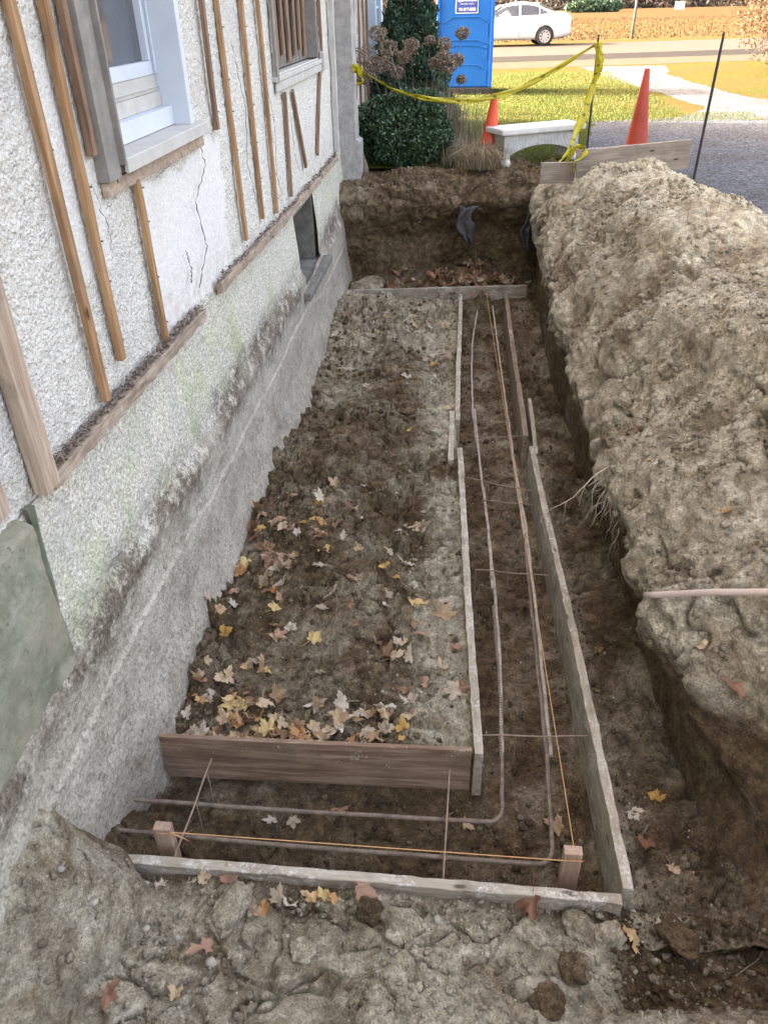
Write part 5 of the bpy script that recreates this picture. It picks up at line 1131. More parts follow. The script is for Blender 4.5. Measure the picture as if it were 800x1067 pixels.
def ribbon(ctrl, wd, name, twist=None, text=True, seed=0):
    pts = []
    for i in range(len(ctrl) - 1):        # catmull-rom
        p0, p1, p2, p3 = (Vector(ctrl[max(i - 1, 0)]), Vector(ctrl[i]), Vector(ctrl[i + 1]), Vector(ctrl[min(i + 2, len(ctrl) - 1)]))
        for q in range(10):
            t = q / 10; pts.append(.5 * ((2 * p1) + (p2 - p0) * t + (2 * p0 - 5 * p1 + 4 * p2 - p3) * t * t + (3 * p1 - p0 - 3 * p2 + p3) * t ** 3))
    pts.append(Vector(ctrl[-1])); V = []; Fc = []; r = random.Random(seed)
    for i, p in enumerate(pts):
        t = (pts[min(i + 1, len(pts) - 1)] - pts[max(i - 1, 0)]).normalized(); up = Vector((0, 0, 1)); side = (up - t * up.dot(t))
        if side.length < .3: side = Vector((1, .2, 0)) - t * t.x
        side.normalize(); nn = t.cross(side); a = (twist(i / len(pts)) if twist else 0); d = side * math.cos(a) + nn * math.sin(a)
        for k in range(5):
            s_ = (k / 4 - .5) * wd * (1 - .25 * math.sin(i * .37 + seed) ** 2); V.append(p + d * s_ + nn * (.012 * math.sin(k * 1.9 + i * .5) ) - tape.location)
    for i in range(len(pts) - 1):
        for k in range(4): Fc.append((i * 5 + k, i * 5 + k + 1, (i + 1) * 5 + k + 1, (i + 1) * 5 + k))
    o = pyobj(name, V, Fc, M['tape'], tape, True); sm = o.modifiers.new('t', 'SOLIDIFY'); sm.thickness = .0012
    if text:      # short black printed bars and strokes along the strip
        mb = MB(); i = 3
        while i < len(pts) - 3:
            for q in range(3):
                a, b = Vector(V[i * 5 + 1]), Vector(V[i * 5 + 3]); a2, b2 = Vector(V[(i + 1) * 5 + 1]), Vector(V[(i + 1) * 5 + 3]); nrm = (a2 - a).cross(b - a).normalized() * .0016
                if nrm.y > 0: nrm = -nrm
                f0, f1 = q * .33, q * .33 + .18
                A, B_, C_, D_ = a.lerp(a2, f0) + nrm, a.lerp(a2, f1) + nrm, b.lerp(b2, f1) + nrm, b.lerp(b2, f0) + nrm
                mb.add([A, B_, C_, D_], [(0, 1, 2, 3)])
            i += r.choice([3, 4, 5])
        tag(mb.build('printed_marks', M['black'], tape, world=False), kind='stuff')
    return o
ribbon([(-1.20, 9.42, 1.03), (-1.14, 9.5, 1.0), (-.98, 9.6, .93), (-0.80, 9.7, .82), (-.5, 9.75, .735), (-0.156, 9.8, .69), (.2, 9.85, .70), (0.59, 9.9, .79), (1.0, 9.95, .98), (1.40, 10.0, 1.20)], .062, 'strip', lambda u: .5 + .9 * math.sin(u * 7), seed=1)
ribbon([(1.42, 9.97, 1.22), (1.445, 9.95, 1.05), (1.42, 9.92, .85), (1.36, 9.85, .62), (1.26, 9.75, .36), (1.14, 9.6, .14), (1.0, 9.45, .06), (.83, 9.3, .05)], .085, 'strip', lambda u: 1.2 * math.sin(u * 5), seed=2)
ribbon([(1.40, 9.97, 1.21), (1.46, 9.95, 1.1), (1.47, 9.95, .98), (1.44, 9.95, .88)], .07, 'strip', None, False, seed=5)
ribbon([(1.0, 8.20, .30), (1.03, 8.15, .40), (1.09, 8.12, .46), (1.15, 8.10, .43), (1.11, 8.08, .36), (1.05, 8.08, .33), (1.06, 8.1, .24)], .055, 'strip', lambda u: 2 * u, False, seed=3)
ribbon([(-1.22, 9.38, 1.05), (-1.15, 9.37, 1.06), (-1.13, 9.42, .98), (-1.10, 9.42, .93), (-1.17, 9.4, .90)], .07, 'strip', lambda u: 2.5 * u, False, seed=4)

# ------------------------------------------------------------ plants
def leaf_cloud(name, C_, S_, mat, parent=None, elong=1.6, droop=0.0, seed=0, bend=True, out=None):
    """many small leaves: C_ (n,3) centres, S_ sizes; each leaf a bent pair of triangles strip"""
    r = np.random.default_rng(seed); n = len(C_); a = r.normal(size=(n, 3)); 
    if out is not None: a = a * .6 + out
    a /= np.linalg.norm(a, axis=1, keepdims=True); b = r.normal(size=(n, 3)); b -= a * (a * b).sum(1, keepdims=True); b /= np.linalg.norm(b, axis=1, keepdims=True)
    c = np.cross(a, b); S_ = S_[:, None]
    v0 = C_ - a * S_ * .5 * elong; v2 = C_ + a * S_ * .5 * elong; mid = C_ + c * S_ * .12
    v1 = mid + b * S_ * .34; v3 = mid - b * S_ * .34; V = np.stack([v0, v1, v2, v3], 1).reshape(-1, 3)
    I = np.arange(n)[:, None] * 4 + np.array([[0, 1, 2, 3]]); me = bpy.data.meshes.new(name); me.vertices.add(n * 4); me.vertices.foreach_set('co', V.reshape(-1).astype(np.float32))
    me.loops.add(n * 4); me.loops.foreach_set('vertex_index', I.reshape(-1).astype(np.int32)); me.polygons.add(n); me.polygons.foreach_set('loop_start', np.arange(0, n * 4, 4, dtype=np.int32)); me.update(calc_edges=True)
    at = me.attributes.new('rnd', 'FLOAT', 'POINT'); at.data.foreach_set('value', np.repeat(r.random(n), 4).astype(np.float32))
    return mesh_obj(name, me, mat, parent)
def blob_points(n, rad, seed, lump=.25, shell=.55, freq=1.6):
    r = np.random.default_rng(seed); d = r.normal(size=(n, 3)); d /= np.linalg.norm(d, axis=1, keepdims=True)
    k = 1 + lump * fbm(d * 1.0 + seed, freq, 4, .6, seed); q = (shell + (1 - shell) * r.random(n) ** .5)
    p = d * (k * q)[:, None]; keep = vnoise(p + seed * 3, 4.0, seed + 2) > -.35 - .5 * (q > .85)
    return p[keep] * np.array(rad), d[keep]
LF = {'box': mat_leafy('boxwood_leaf', [(.1, (.012, .032, .016)), (.5, (.032, .070, .032)), (1, (.085, .15, .062))], .4, .12, spec=.5),
      'con': mat_leafy('conifer_needles', [(.1, (.018, .045, .032)), (.6, (.045, .092, .058)), (1, (.10, .15, .08))], .6, .1),
      'hyd': mat_leafy('dried_petals', [(.1, (.11, .075, .05)), (.5, (.24, .185, .135)), (1, (.40, .33, .255))], .8, .2),
      'dry': mat_leafy('dry_stems', [(.1, (.16, .12, .07)), (.5, (.30, .24, .15)), (1, (.42, .36, .24))], .8, .15),
      'drygreen': mat_leafy('grey_green_stems', [(.1, (.09, .085, .055)), (.5, (.19, .165, .11)), (1, (.33, .28, .20))], .8, .15),
      'brown': mat_leafy('brown_shrub_leaf', [(.1, (.045, .028, .018)), (.5, (.085, .055, .036)), (1, (.14, .10, .065))], .7, .3),
      'grass': mat_leafy('grass_blade', [(.1, (.026, .056, .007)), (.5, (.058, .098, .016)), (1, (.15, .14, .05))], .7, .3)}
M['bark'] = mat_simple('bark', (.14, .11, .085), .95, .3, 20, .5, 60)
def blades(name, pts, hmin, hmax, wd, mat, spread=.5, parent=None, seed=0, lean=None, curve=.4):
    r = random.Random(seed); V = []; Fc = []; rn = []
    for p in pts:
        h = r.uniform(hmin, hmax); a = r.uniform(0, 6.28); l = r.uniform(0, spread) * h; d = Vector((math.cos(a), math.sin(a), 0)); s_ = Vector((-d.y, d.x, 0)) * wd
        if lean is not None: d = (d * .5 + Vector((p[0] - lean[0], p[1] - lean[1], 0)).normalized()).normalized()
        p = Vector(p); k = len(V); q1 = p + d * l * .3 + Vector((0, 0, h * .6)); q2 = p + d * l + Vector((0, 0, h * (1 - curve * l / h)))
        V += [p - s_, p + s_, q1 - s_ * .7, q1 + s_ * .7, q2]; Fc += [(k, k + 1, k + 3, k + 2), (k + 2, k + 3, k + 4)]; rn += [r.random()] * 5
    if parent: V = [v - parent.location for v in V]
    o = pyobj(name, V, Fc, mat, parent); at = o.data.attributes.new('rnd', 'FLOAT', 'POINT'); at.data.foreach_set('value', rn); return o
# clipped boxwood by the house
bx = empty('boxwood_bush', (-0.68, 10.25, -.02), 'rounded dark green boxwood bush at the house corner', 'bush')
p, d = blob_points(26000, (.62, .52, .42), 4, .38, .60); p[:, 2] += .36; leaf_cloud('foliage', p, np.random.default_rng(1).uniform(.022, .040, len(p)), LF['box'], bx, 1.5, out=d * .5)
mb = MB()
for k in range(9): a = k * .7; mb.tube([(math.cos(a) * .05, math.sin(a) * .05, 0), (math.cos(a) * .2, math.sin(a) * .18, .3), (math.cos(a) * .36, math.sin(a) * .3, .6)], [.012, .008, .004], 6)
o = mb.build('stems', M['bark'], None); o.parent = bx
mb = MB().tube([(-1.13, 9.62, -.08), (-1.14, 9.66, .02), (-1.19, 9.72, .16)], [.045, .04, .035], 10); tag(mb.build('cut_stump', M['bark'], None, True), 'short bare cut stump by the house corner under the boxwood', 'stump')
# narrow conifer
cf = empty('dwarf_conifer', (-0.80, 12.7, 0), 'dense dark conical evergreen between the house and the blue toilet', 'conifer')
r_ = np.random.default_rng(5); n = 26000; h = 2.3 * (1 - np.sqrt(r_.random(n)) * .98); h = 2.3 * r_.random(n) ** 1.5; ang = r_.uniform(0, 6.283, n); rad = .62 * (1 - h / 2.35) ** .72 * (1 + .18 * np.sin(ang * 5 + h * 9) + .12 * np.sin(ang * 9 - h * 21)) * (.62 + .38 * r_.random(n) ** .4)
p = np.stack([rad * np.cos(ang), rad * np.sin(ang), h + .05], 1); leaf_cloud('foliage', p, r_.uniform(.03, .055, n), LF['con'], cf, 2.2, out=np.stack([np.cos(ang), np.sin(ang), np.full(n, .9)], 1) * .7)
mb = MB().tube([(0, 0, -.05), (0, 0, 1.2), (0, 0, 2.2)], [.05, .03, .01], 8); o = mb.build('trunk', M['bark'], None); o.parent = cf
# dried hydrangea
hy = empty('hydrangea_bush', (-.62, 11.2, 0), 'dried hydrangea bush with round brown flower heads above the boxwood', 'shrub')
heads = [(-.06, 11.0, 1.30, .085), (-1.09, 11.0, 1.32, .11), (-.97, 11.0, 1.16, .12), (-.27, 11.0, 1.19, .085), (-.12, 11.0, 1.02, .09), (-1.24, 11.0, 1.08, .15), (-1.18, 10.9, .95, .13), (-.68, 11.1, 1.18, .10), (-.78, 11.05, 1.06, .10), (-.28, 10.9, 1.05, .10), (-.20, 10.9, .96, .10), (-1.0, 10.9, 1.0, .11), (-.86, 10.95, .90, .09), (-.38, 11.1, .98, .09), (-1.28, 11.0, .85, .11), (-.06, 11.1, .80, .06), (-.46, 11.2, 1.22, .07)]
for k, (x, y, z, r0) in enumerate(heads):
    p, d = blob_points(420, (r0, r0, r0 * .8), 40 + k, .3, .6, 2.0); leaf_cloud('flower_head', p + np.array([x + .62, y - 11.2, z]), np.random.default_rng(k).uniform(.022, .036, len(p)), LF['hyd'], hy, 1.0, seed=k)
    mb = MB(); bx0, by0 = -.0 + (x + .62) * .35, (y - 11.2) * .3; mb.tube([(bx0, by0, 0), ((x + .62) * .7 , (y - 11.2) * .7, z * .55), (x + .62, y - 11.2, z)], [.006, .004, .003], 5); o = mb.build('stem', M['bark'], None); o.parent = hy
rr = random.Random(12)
pts = [(rr.gauss(-.40, .27), rr.gauss(10.75, .18), 0) for _ in range(1300)]
o = blades('bare_perennial_stems', pts, .30, .92, .004, LF['drygreen'], .6, seed=3); tag(o, 'thicket of bare grey green stems behind the boxwood', 'stems', kind='stuff')
pts = [(rr.gauss(.20, .10), rr.gauss(9.72, .07), 0) for _ in range(900)]
gt = empty('dry_grass_tuft', (.20, 9.72, 0), 'drooping tan tuft of dry grass in front of the orange leaning cone', 'grass tuft')
blades('blade', pts, .22, .42, .0035, LF['dry'], 1.1, gt, seed=4, lean=(.20, 9.74), curve=.75)['kind'] = 'stuff'
pts = [(rr.gauss(-.05, .12), rr.gauss(10.05, .12), 0) for _ in range(500)]
o = blades('low_weeds', pts, .12, .4, .005, LF['drygreen'], .9, seed=7); tag(o, 'low grey weeds between the boxwood and the dry tuft', 'weeds', kind='stuff')
# grass blades
pts = []
while len(pts) < 42000:
    x, y = rr.uniform(-1.2, 4.6), 9.95 + 13.0 * rr.random() ** 1.3
    if x > 1.45 and y < 13.5: continue
    if x > 3.2 + .0 * y and y < 15 and y > 13: pass
    if x > 3.6 and 14.5 < y: continue
    pts.append((x, y, 0))
o = blades('lawn_grass', pts, .018, .055, .004, LF['grass'], .8, seed=8); tag(o, 'short grass growing on the lawn', 'grass', kind='stuff')
# brown shrub at the right edge
sh = empty('brown_shrub', (8.1, 21.8, 0), 'large bare brownish shrub at the right edge beside the driveway', 'shrub')
P_, Dd = [], []
for k in range(9):
    rr2 = random.Random(k + 3); c = np.array([rr2.uniform(-1.1, 1.1), rr2.uniform(-1, 1), rr2.uniform(.9, 2.9)]); p, d = blob_points(5200, (1.15, 1.1, .95), 200 + k, .45, .15, 2.4); p = p + c; m_ = p[:, 2] > .1; P_.append(p[m_])
p = np.concatenate(P_); leaf_cloud('foliage', p, np.random.default_rng(8).uniform(.03, .06, len(p)), LF['brown'], sh, 1.6)
mb = MB(); rr = random.Random(3)
for k in range(26):
    a = rr.uniform(0, 6.28); L = rr.uniform(1.5, 3.4); q = [Vector((math.cos(a) * .15, math.sin(a) * .15, 0))]; d = Vector((math.cos(a) * .6, math.sin(a) * .6, 1)).normalized()
    for s_ in range(8): d = (d + Vector((rr.uniform(-.2, .2), rr.uniform(-.2, .2), .05))).normalized(); q.append(q[-1] + d * L / 8)
    mb.tube(q, [.03 * (1 - s_ / 9.5) for s_ in range(9)], 5)
o = mb.build('branches', M['bark'], None); o.parent = sh

# ------------------------------------------------------------ portable toilet
pt = empty('portable_toilet', (-0.045, 18.55, 0), 'blue portable toilet with a white bordered sign on its side', 'portable toilet')
lpart(pt, 'base', MB().box(-.58, .58, -.58, .58, .0, .12), M['black'], .02)
lpart(pt, 'wall', MB().box(-.52, .52, -.52, .52, .121, 2.12), M['blue'], .03)
for sx in (-1, 1):
    for sy in (-1, 1): lpart(pt, 'corner_post', MB().box(sx * .53 - .035, sx * .53 + .035, sy * .53 - .035, sy * .53 + .035, .122, 2.13), M['blue'], .015)
mb = MB(); lathe(mb, [(.80, 0), (.78, .05), (.60, .14), (.3, .19), (0, .20)], 4, (0, 0, 2.131)); mb.v = [((x - y) * .7071, (x + y) * .7071, z) for x, y, z in mb.v]
lpart(pt, 'roof', mb, mat_simple('translucent_white_roof', (.6, .62, .62), .5, .05), .01)
M['blue_dark'] = mat_simple('blue_plastic_groove', (.006, .10, .38), .5, .08, 3)
for z0, z1, zc in ((.22, .52, .10), (.62, .95, .08), (1.02, 1.34, .10)):       # moulded chevron panels
    mb = MB(); pts = [(-.44, -.525, z1 - zc), (-.25, -.525, z1), (.25, -.525, z1), (.44, -.525, z1 - zc), (.44, -.525, z0)]
    mb.tube(pts, .011, 6); lpart(pt, 'moulded_rib', mb, M['blue_dark'], 0)
mb = MB().tube([(-.44, -.525, .8), (-.2, -.528, .86), (.2, -.528, .86), (.44, -.525, .8)], .008, 6); lpart(pt, 'moulded_rib', mb, M['blue'], 0)
mb = MB()
for k in range(6): mb.box(-.35, .35, -.532, -.518, 1.86 + k * .035, 1.875 + k * .035)
tag(lpart(pt, 'vent_slats', mb, M['blue_dark'], 0), kind='stuff')
sg = lpart(pt, 'sign', MB().box(-.36 + .16, .18 + .06, -.530, -.522, 1.40, 1.81), mat_simple('sign_white', (.75, .75, .75), .5, .03), .003)
o = MB().box(-.185, .225, -.5335, -.5305, 1.415, 1.795).build('sign_field', mat_simple('sign_blue', (.03, .06, .30), .5, .05), None); o.parent = sg
M['letter'] = mat_simple('sign_letter_white', (.78, .78, .78), .5, .02)
def text(body, size, x, y, z, parent, mat, sx=1.0, bold=.0):
    cu = bpy.data.curves.new('t', 'FONT'); cu.body = body; cu.size = size; cu.extrude = .0012; cu.align_x = 'CENTER'; cu.offset = bold
    o = bpy.data.objects.new('t', cu); C.objects.link(o); bpy.context.view_layer.update(); me = bpy.data.meshes.new_from_object(o.evaluated_get(bpy.context.evaluated_depsgraph_get())); bpy.data.objects.remove(o)
    me.materials.clear(); me.materials.append(mat); q = bpy.data.objects.new('lettering', me); C.objects.link(q); q.parent = parent; q.rotation_euler = (R(90), 0, 0); q.scale = (sx, 1, 1); q.location = (x, y, z); return q
text('HEAD', .115, .02, -.536, 1.695, sg, M['letter'], 1.0, .003)
text('QUARTERS', .088, .02, -.536, 1.60, sg, M['letter'], .86, .003)
text('PORTABLE TOILETS', .034, .02, -.536, 1.545, sg, M['letter'], .9)
text('631-867-8000', .068, .02, -.536, 1.445, sg, M['letter'], .88, .002)

# ------------------------------------------------------------ parked car (sedan, nose to the left)
car = empty('parked_car', (1.68, 36.9, 0), 'white four door sedan parked on the far side of the road', 'car', None, .10)
def car_ring(x):
    """x along the car, rear at +2.3, nose at -2.3"""
    u = (x + 2.3) / 4.6; w_ = .90 * (1 - .16 * max(0, (abs(x) - 1.6) / .7) ** 2)
    zb_ = .22 + .10 * max(0, (x - 1.7) / .6) + .05 * max(0, (-x - 1.8) / .5)
    belt = np.interp(x, [-2.3, -2.1, -1.2, -.9, 1.2, 1.75, 2.2, 2.3], [.62, .74, .92, .95, 1.03, 1.06, 1.05, .95])
    roof = np.interp(x, [-2.3, -2.1, -1.15, -.75, -.35, 0.1, .5, .9, 1.3, 1.72, 2.2, 2.3], [.62, .75, .96, 1.18, 1.36, 1.45, 1.46, 1.42, 1.29, 1.10, 1.07, .95])
    return w_, zb_, belt, roof
XS = np.linspace(-2.3, 2.3, 70); V = []; Fc = []; m_ = 13
for x in XS:
    w_, zb_, bt, rf = car_ring(x); g = min(1, max(0, (rf - bt) / .25)); tw = w_ * (.92 - .22 * g)
    ring = [(0, zb_), (w_ * .86, zb_), (w_ * .96, zb_ + .10), (w_, .55), (w_ * .985, .72), (w_ * .965, bt - .03), (w_ * .93, bt), (tw + (w_ * .9 - tw) * .5, bt + (rf - bt) * .5), (tw, rf - .05 * g), (tw * .86, rf), (tw * .4, rf + .02), (0, rf + .025)]
    V += [(x, -a, b) for a, b in ring] + [(x, a, b) for a, b in reversed(ring[1:-1])]
m_ = 22
for i in range(len(XS) - 1):
    for k in range(m_): Fc.append((i * m_ + k, (i + 1) * m_ + k, (i + 1) * m_ + (k + 1) % m_, i * m_ + (k + 1) % m_))
Fc.append(tuple(range(m_))); Fc.append(tuple((len(XS) - 1) * m_ + k for k in reversed(range(m_))))
body = pyobj('body', V, Fc, M['white_paint'], None, True); bm = bmesh.new(); bm.from_mesh(body.data); bmesh.ops.recalc_face_normals(bm, faces=bm.faces); bm.to_mesh(body.data); bm.free()
WX = (-1.40, 1.28)
for wx in WX:
    mb = MB(); lathe(mb, [(0, -1.2), (.37, -1.2), (.37, 1.2), (0, 1.2)], 32); mb.v = [(x + wx, z, y + .33) for x, y, z in mb.v]; cut = mb.build('cut', M['black']); bm = bmesh.new(); bm.from_mesh(cut.data); bmesh.ops.recalc_face_normals(bm, faces=bm.faces); bm.to_mesh(cut.data); bm.free()
    md = body.modifiers.new('b', 'BOOLEAN'); md.object = cut; md.operation = 'DIFFERENCE'; md.solver = 'EXACT'
    bpy.context.view_layer.update(); me = bpy.data.meshes.new_from_object(body.evaluated_get(bpy.context.evaluated_depsgraph_get())); body.modifiers.clear(); body.data = me; bpy.data.objects.remove(cut)
body.parent = car; body.data.name = 'body'
lpart(car, 'underbody', MB().box(-2.05, 2.05, -.74, .74, .24, .60), M['black'], 0)
M['car_glass'] = mat_glass('tinted_car_glass', (.04, .045, .05)); M['tail_red'] = mat_simple('tail_lamp_red', (.5, .02, .02), .2, .05)
def side_panel(poly, off, name, mat, par=car, sgn=-1):
    Vp = []
    for x, z in poly:
        w_, zb_, bt, rf = car_ring(x); g = min(1, max(0, (rf - bt) / .25)); tw = w_ * (.92 - .22 * g); f = min(1, max(0, (z - bt) / max(.05, rf - .05 * g - bt)))
        y = (w_ * .93) * (1 - f) + tw * f + off; Vp.append((x, sgn * y, z))
    k = len(Vp); Vp += [(x, y - sgn * .02, z) for x, y, z in Vp]; F_ = [tuple(range(k)), tuple(reversed(range(k, 2 * k)))] + [(i, k + i, k + (i + 1) % k, (i + 1) % k) for i in range(k)]
    bm = bmesh.new(); vv = [bm.verts.new(v) for v in Vp]; [bm.faces.new([vv[i] for i in f]) for f in F_]; bmesh.ops.recalc_face_normals(bm, faces=bm.faces); me = bpy.data.meshes.new(name); bm.to_mesh(me); bm.free()
    o = mesh_obj(name, me, mat); o.parent = par; return o
for sg_ in (-1, 1):
    side_panel([(-.92, .985), (-.62, 1.19), (-.28, 1.34), (.02, 1.385), (.22, 1.39), (.22, 1.03), (0, 1.02)], .012, 'window', M['car_glass'], sgn=sg_)
    side_panel([(.30, 1.035), (.30, 1.39), (.62, 1.385), (.92, 1.33), (1.02, 1.29), (1.02, 1.055)], .012, 'window', M['car_glass'], sgn=sg_)
    side_panel([(1.06, 1.06), (1.06, 1.28), (1.22, 1.21), (1.42, 1.10)], .012, 'window', M['car_glass'], sgn=sg_)
    for x in (-.98, .26, 1.18):
        mb = MB().tube([(x, sg_ * .895, .32), (x, sg_ * .902, .6), (x + .02, sg_ * .886, .9), (x + .02, sg_ * .862, 1.0)], .006, 5); lpart(car, 'door_gap', mb, M['black'], 0)
    for x in (.10, 1.0): lpart(car, 'door_handle', MB().box(x - .10, x + .08, sg_ * .90 - .015, sg_ * .90 + .015, .84, .87), M['white_paint'], .008)
    mb = MB(); lathe(mb, [(0, -.07), (.06, -.05), (.085, 0), (.06, .05), (0, .07)], 12, (0, 0, 0)); mb.v = [(x - .80, y * .9 + sg_ * .98, z + 1.03) for x, y, z in mb.v]; lpart(car, 'side_mirror', mb, M['white_paint'], 0, True)
    side_panel([(1.98, .86), (1.92, 1.0), (2.2, 1.02), (2.26, .88)], .018, 'tail_lamp', M['tail_red'], sgn=sg_)
    side_panel([(-2.2, .62), (-2.15, .74), (-1.85, .80), (-1.9, .66)], .012, 'headlight', M['trim_dusty'], sgn=sg_)
# windscreen and rear window
for pl in ([(-1.10, .98), (-.42, 1.35)], [(1.66, 1.135), (1.02, 1.415)]):
    (x0, z0), (x1, z1) = pl; mb = MB(); n_ = Vector((z1 - z0, 0, -(x1 - x0))).normalized() * .03
    if n_.z < 0: n_ = -n_
    A = [Vector((x0, -.74, z0)), Vector((x0, .74, z0)), Vector((x1, .60, z1)), Vector((x1, -.60, z1))]; mb.add([v + n_ for v in A] + [v - n_ * .3 for v in A], [(0, 1, 2, 3), (7, 6, 5, 4), (0, 4, 5, 1), (1, 5, 6, 2), (2, 6, 7, 3), (3, 7, 4, 0)]); lpart(car, 'windscreen', mb, M['car_glass'], 0)
M['rim'] = mat_simple('alloy_rim', (.55, .55, .57), .3, .05, metal=.6)
for wx in WX:
    for sg_ in (-1, 1):
        wh = bpy.data.objects.new('wheel', None); C.objects.link(wh); wh.parent = car; wh.location = (wx, sg_ * .80, .33)
        mb = MB(); lathe(mb, [(.22, -.10), (.30, -.11), (.33, -.08), (.33, .08), (.30, .11), (.22, .10)], 32); mb.v = [(x, z, y) for x, y, z in mb.v]; lpart(wh, 'tyre', mb, M['black'], 0, True)
        mb = MB(); lathe(mb, [(.225, -.10), (.225, .10), (.20, .10), (.19, .03)], 32)
        for k in range(9):
            a = k * 2 * math.pi / 9; c_, s_ = math.cos(a), math.sin(a); q = [(.02, -.025), (.21, -.035), (.21, .035), (.02, .025)]
            mb.add([(c_ * u - s_ * v, s_ * u + c_ * v, .085) for u, v in q] + [(c_ * u - s_ * v, s_ * u + c_ * v, .05) for u, v in q], [(0, 1, 2, 3), (7, 6, 5, 4), (0, 4, 5, 1), (1, 5, 6, 2), (2, 6, 7, 3), (3, 7, 4, 0)])
        lathe(mb, [(0, .10), (.05, .10), (.05, .05)], 16); mb.v = [(x, z * sg_, y) for x, y, z in mb.v]; lpart(wh, 'rim', mb, M['rim'], 0)

# ------------------------------------------------------------ far things
pole = tag(MB().tube([(7.2, 40.6, 0), (7.25, 40.6, 3), (7.3, 40.6, 6.5)], [.06, .055, .05], 10).build('road_pole', mat_simple('grey_pole', (.16, .155, .15), .8, .2), None, True), 'plain grey pole standing at the far edge of the road', 'pole')
tag(MB().box(-1.46, -1.30, 14.92, 15.08, 0, 1.49).build('dark_post', mat_simple('dark_maroon_paint', (.05, .03, .04), .7, .2), None, bevel=.01), 'dark maroon square post standing beyond the house corner', 'post')
cab = empty('white_cabin', (-2.2, 60, 0), 'small white outbuilding seen between the house and the conifer', 'shed')
lpart(cab, 'wall', MB().box(-2.5, 1.2, -1.5, 1.5, 0, 1.15), M['trim_white'], .01); lpart(cab, 'roof', MB().add([(-2.7, -1.7, 1.16), (1.4, -1.7, 1.16), (1.4, 1.7, 1.16), (-2.7, 1.7, 1.16), (-2.7, 0, 1.9), (1.4, 0, 1.9)], [(0, 1, 5, 4), (3, 4, 5, 2), (0, 4, 3), (1, 2, 5), (0, 3, 2, 1)]), M['orange_red'], 0)
lpart(cab, 'window', MB().box(-.6, .3, -1.53, -1.505, .4, .85), M['glass'], 0)
wsd = empty('utility_box', (25.0, 112, 0), 'tiny white box standing at the far edge of the field', 'box'); lpart(wsd, 'cabinet', MB().box(-.5, .5, -.3, .3, 0, .75), M['trim_white'], .02); lpart(wsd, 'lid', MB().box(-.54, .54, -.34, .34, .751, .80), M['trim_dusty'], .01)
p, d = blob_points(6000, (3.2, 1.2, .75), 77, .3, .5, 2.2); p = p + np.array([14.2, 106.0, .55]); p = p[p[:, 2] > 0]
tag(leaf_cloud('evergreen_hedge', p, np.random.default_rng(2).uniform(.2, .4, len(p)), LF['con'], None, 1.3), 'low dark evergreen hedge at the far edge of the field', 'hedge', kind='stuff')
BT = mat_leafy('bare_twigs', [(.1, (.04, .036, .033)), (.5, (.08, .072, .066)), (1, (.14, .13, .12))], .9, .2)
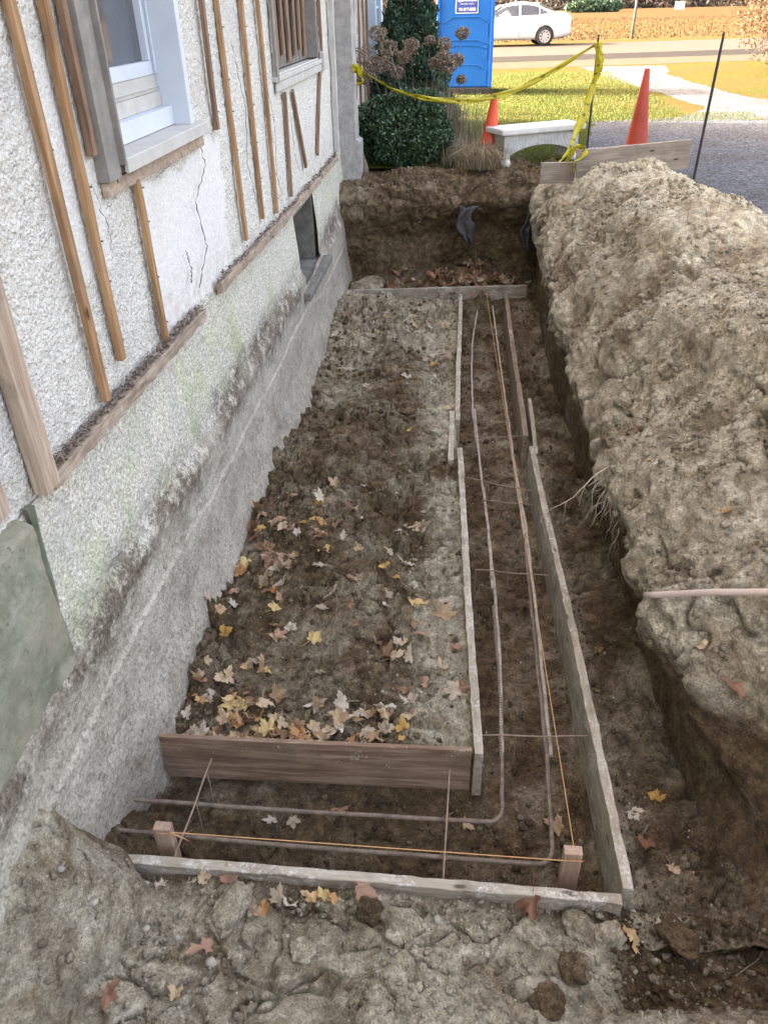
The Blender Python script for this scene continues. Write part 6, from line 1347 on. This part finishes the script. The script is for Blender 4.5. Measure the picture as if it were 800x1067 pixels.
def tree_proto(seed, H):
    t = empty('bare_tree', (0, 0, 0), 'bare grey tree in the line along the far edge of the field', 'tree', 'bare trees along the far edge of the field'); r = random.Random(seed); mb = MB(); tips = []
    def grow(p, d, L, rad, lv):
        q = [p.copy()]; 
        for s_ in range(4): d = (d + Vector((r.uniform(-.18, .18), r.uniform(-.18, .18), r.uniform(-.02, .12)))).normalized(); q.append(q[-1] + d * L / 4)
        mb.tube(q, [rad * (1 - .13 * s_) for s_ in range(5)], 5, False)
        if lv == 0: tips.append(q[-1]); return
        for k in range(3 if lv > 1 else 4):
            dd = (d + Vector((r.uniform(-.9, .9), r.uniform(-.9, .9), r.uniform(-.1, .5)))).normalized(); grow(q[r.choice([2, 3, 4])], dd, L * r.uniform(.55, .75), rad * .5, lv - 1)
    grow(Vector((0, 0, 0)), Vector((0, 0, 1)), H * .36, H * .022, 3)
    for k in range(5): grow(Vector((0, 0, H * r.uniform(.06, .25))), Vector((r.uniform(-1, 1), r.uniform(-1, 1), .5)).normalized(), H * .22, H * .008, 1)
    o = mb.build('trunk', M['bark'], None); o.parent = t; T_ = np.array([x[:] for x in tips]); rg = np.random.default_rng(seed)
    p = np.repeat(T_, 90, 0) + rg.normal(size=(len(T_) * 90, 3)) * H * .055; q = rg.normal(size=(1600, 3)) * np.array([H * .17, H * .17, H * .07]) + np.array([0, 0, H * .12]); p = np.concatenate([p, q[q[:, 2] > 0]])
    leaf_cloud('crown', p, rg.uniform(.12, .28, len(p)), BT, t, 3.0, seed=seed); return t
protos = [tree_proto(3, 9), tree_proto(8, 11), tree_proto(15, 8)]
rr = random.Random(6); first = [True] * 3
for i in range(30):
    k = i % 3; src = protos[k]
    if first[k]: o = src; first[k] = False
    else:
        o = src.copy(); C.objects.link(o)
        for ch in src.children: c = ch.copy(); C.objects.link(c); c.parent = o
    o.location = (-55 + i * 5.6 + rr.uniform(-1, 1), 131 + rr.uniform(-5, 6) + (i * .25), 0); o.rotation_euler = (0, 0, rr.uniform(0, 6)); s_ = rr.uniform(.8, 1.15); o.scale = (s_, s_, s_)
P_ = []
for k in range(60):
    p, d = blob_points(420, (3.4, 1.6, 1.5), 300 + k, .5, .2, 2.5); P_.append(p + np.array([-56 + k * 2.9, 127 + rr.uniform(-2, 2) + k * .12, .5]))
p = np.concatenate(P_); p = p[p[:, 2] > 0]; tag(leaf_cloud('far_brush', p, np.random.default_rng(4).uniform(.15, .4, len(p)), BT, None, 2.5), 'grey tangle of brush along the far edge of the field', 'brush', kind='stuff')
# rough tall dead grass of the field
rr = random.Random(16); pts = []
for _ in range(26000):
    y = 38.5 + 40 * rr.random() ** 1.5; x = -12 + rr.random() * (26 + y * .35)
    if y < 38.8 + .22 * (x - 3) + 1.0: continue
    pts.append((x, y, 0))
o = blades('field_grass', pts, .03, .09, .03, mat_leafy('straw', [(.1, (.030, .019, .010)), (.5, (.050, .034, .018)), (1, (.078, .058, .031))], .8, .3), .6, seed=9); tag(o, 'tufty straw coloured grass covering the field', 'grass', kind='stuff')
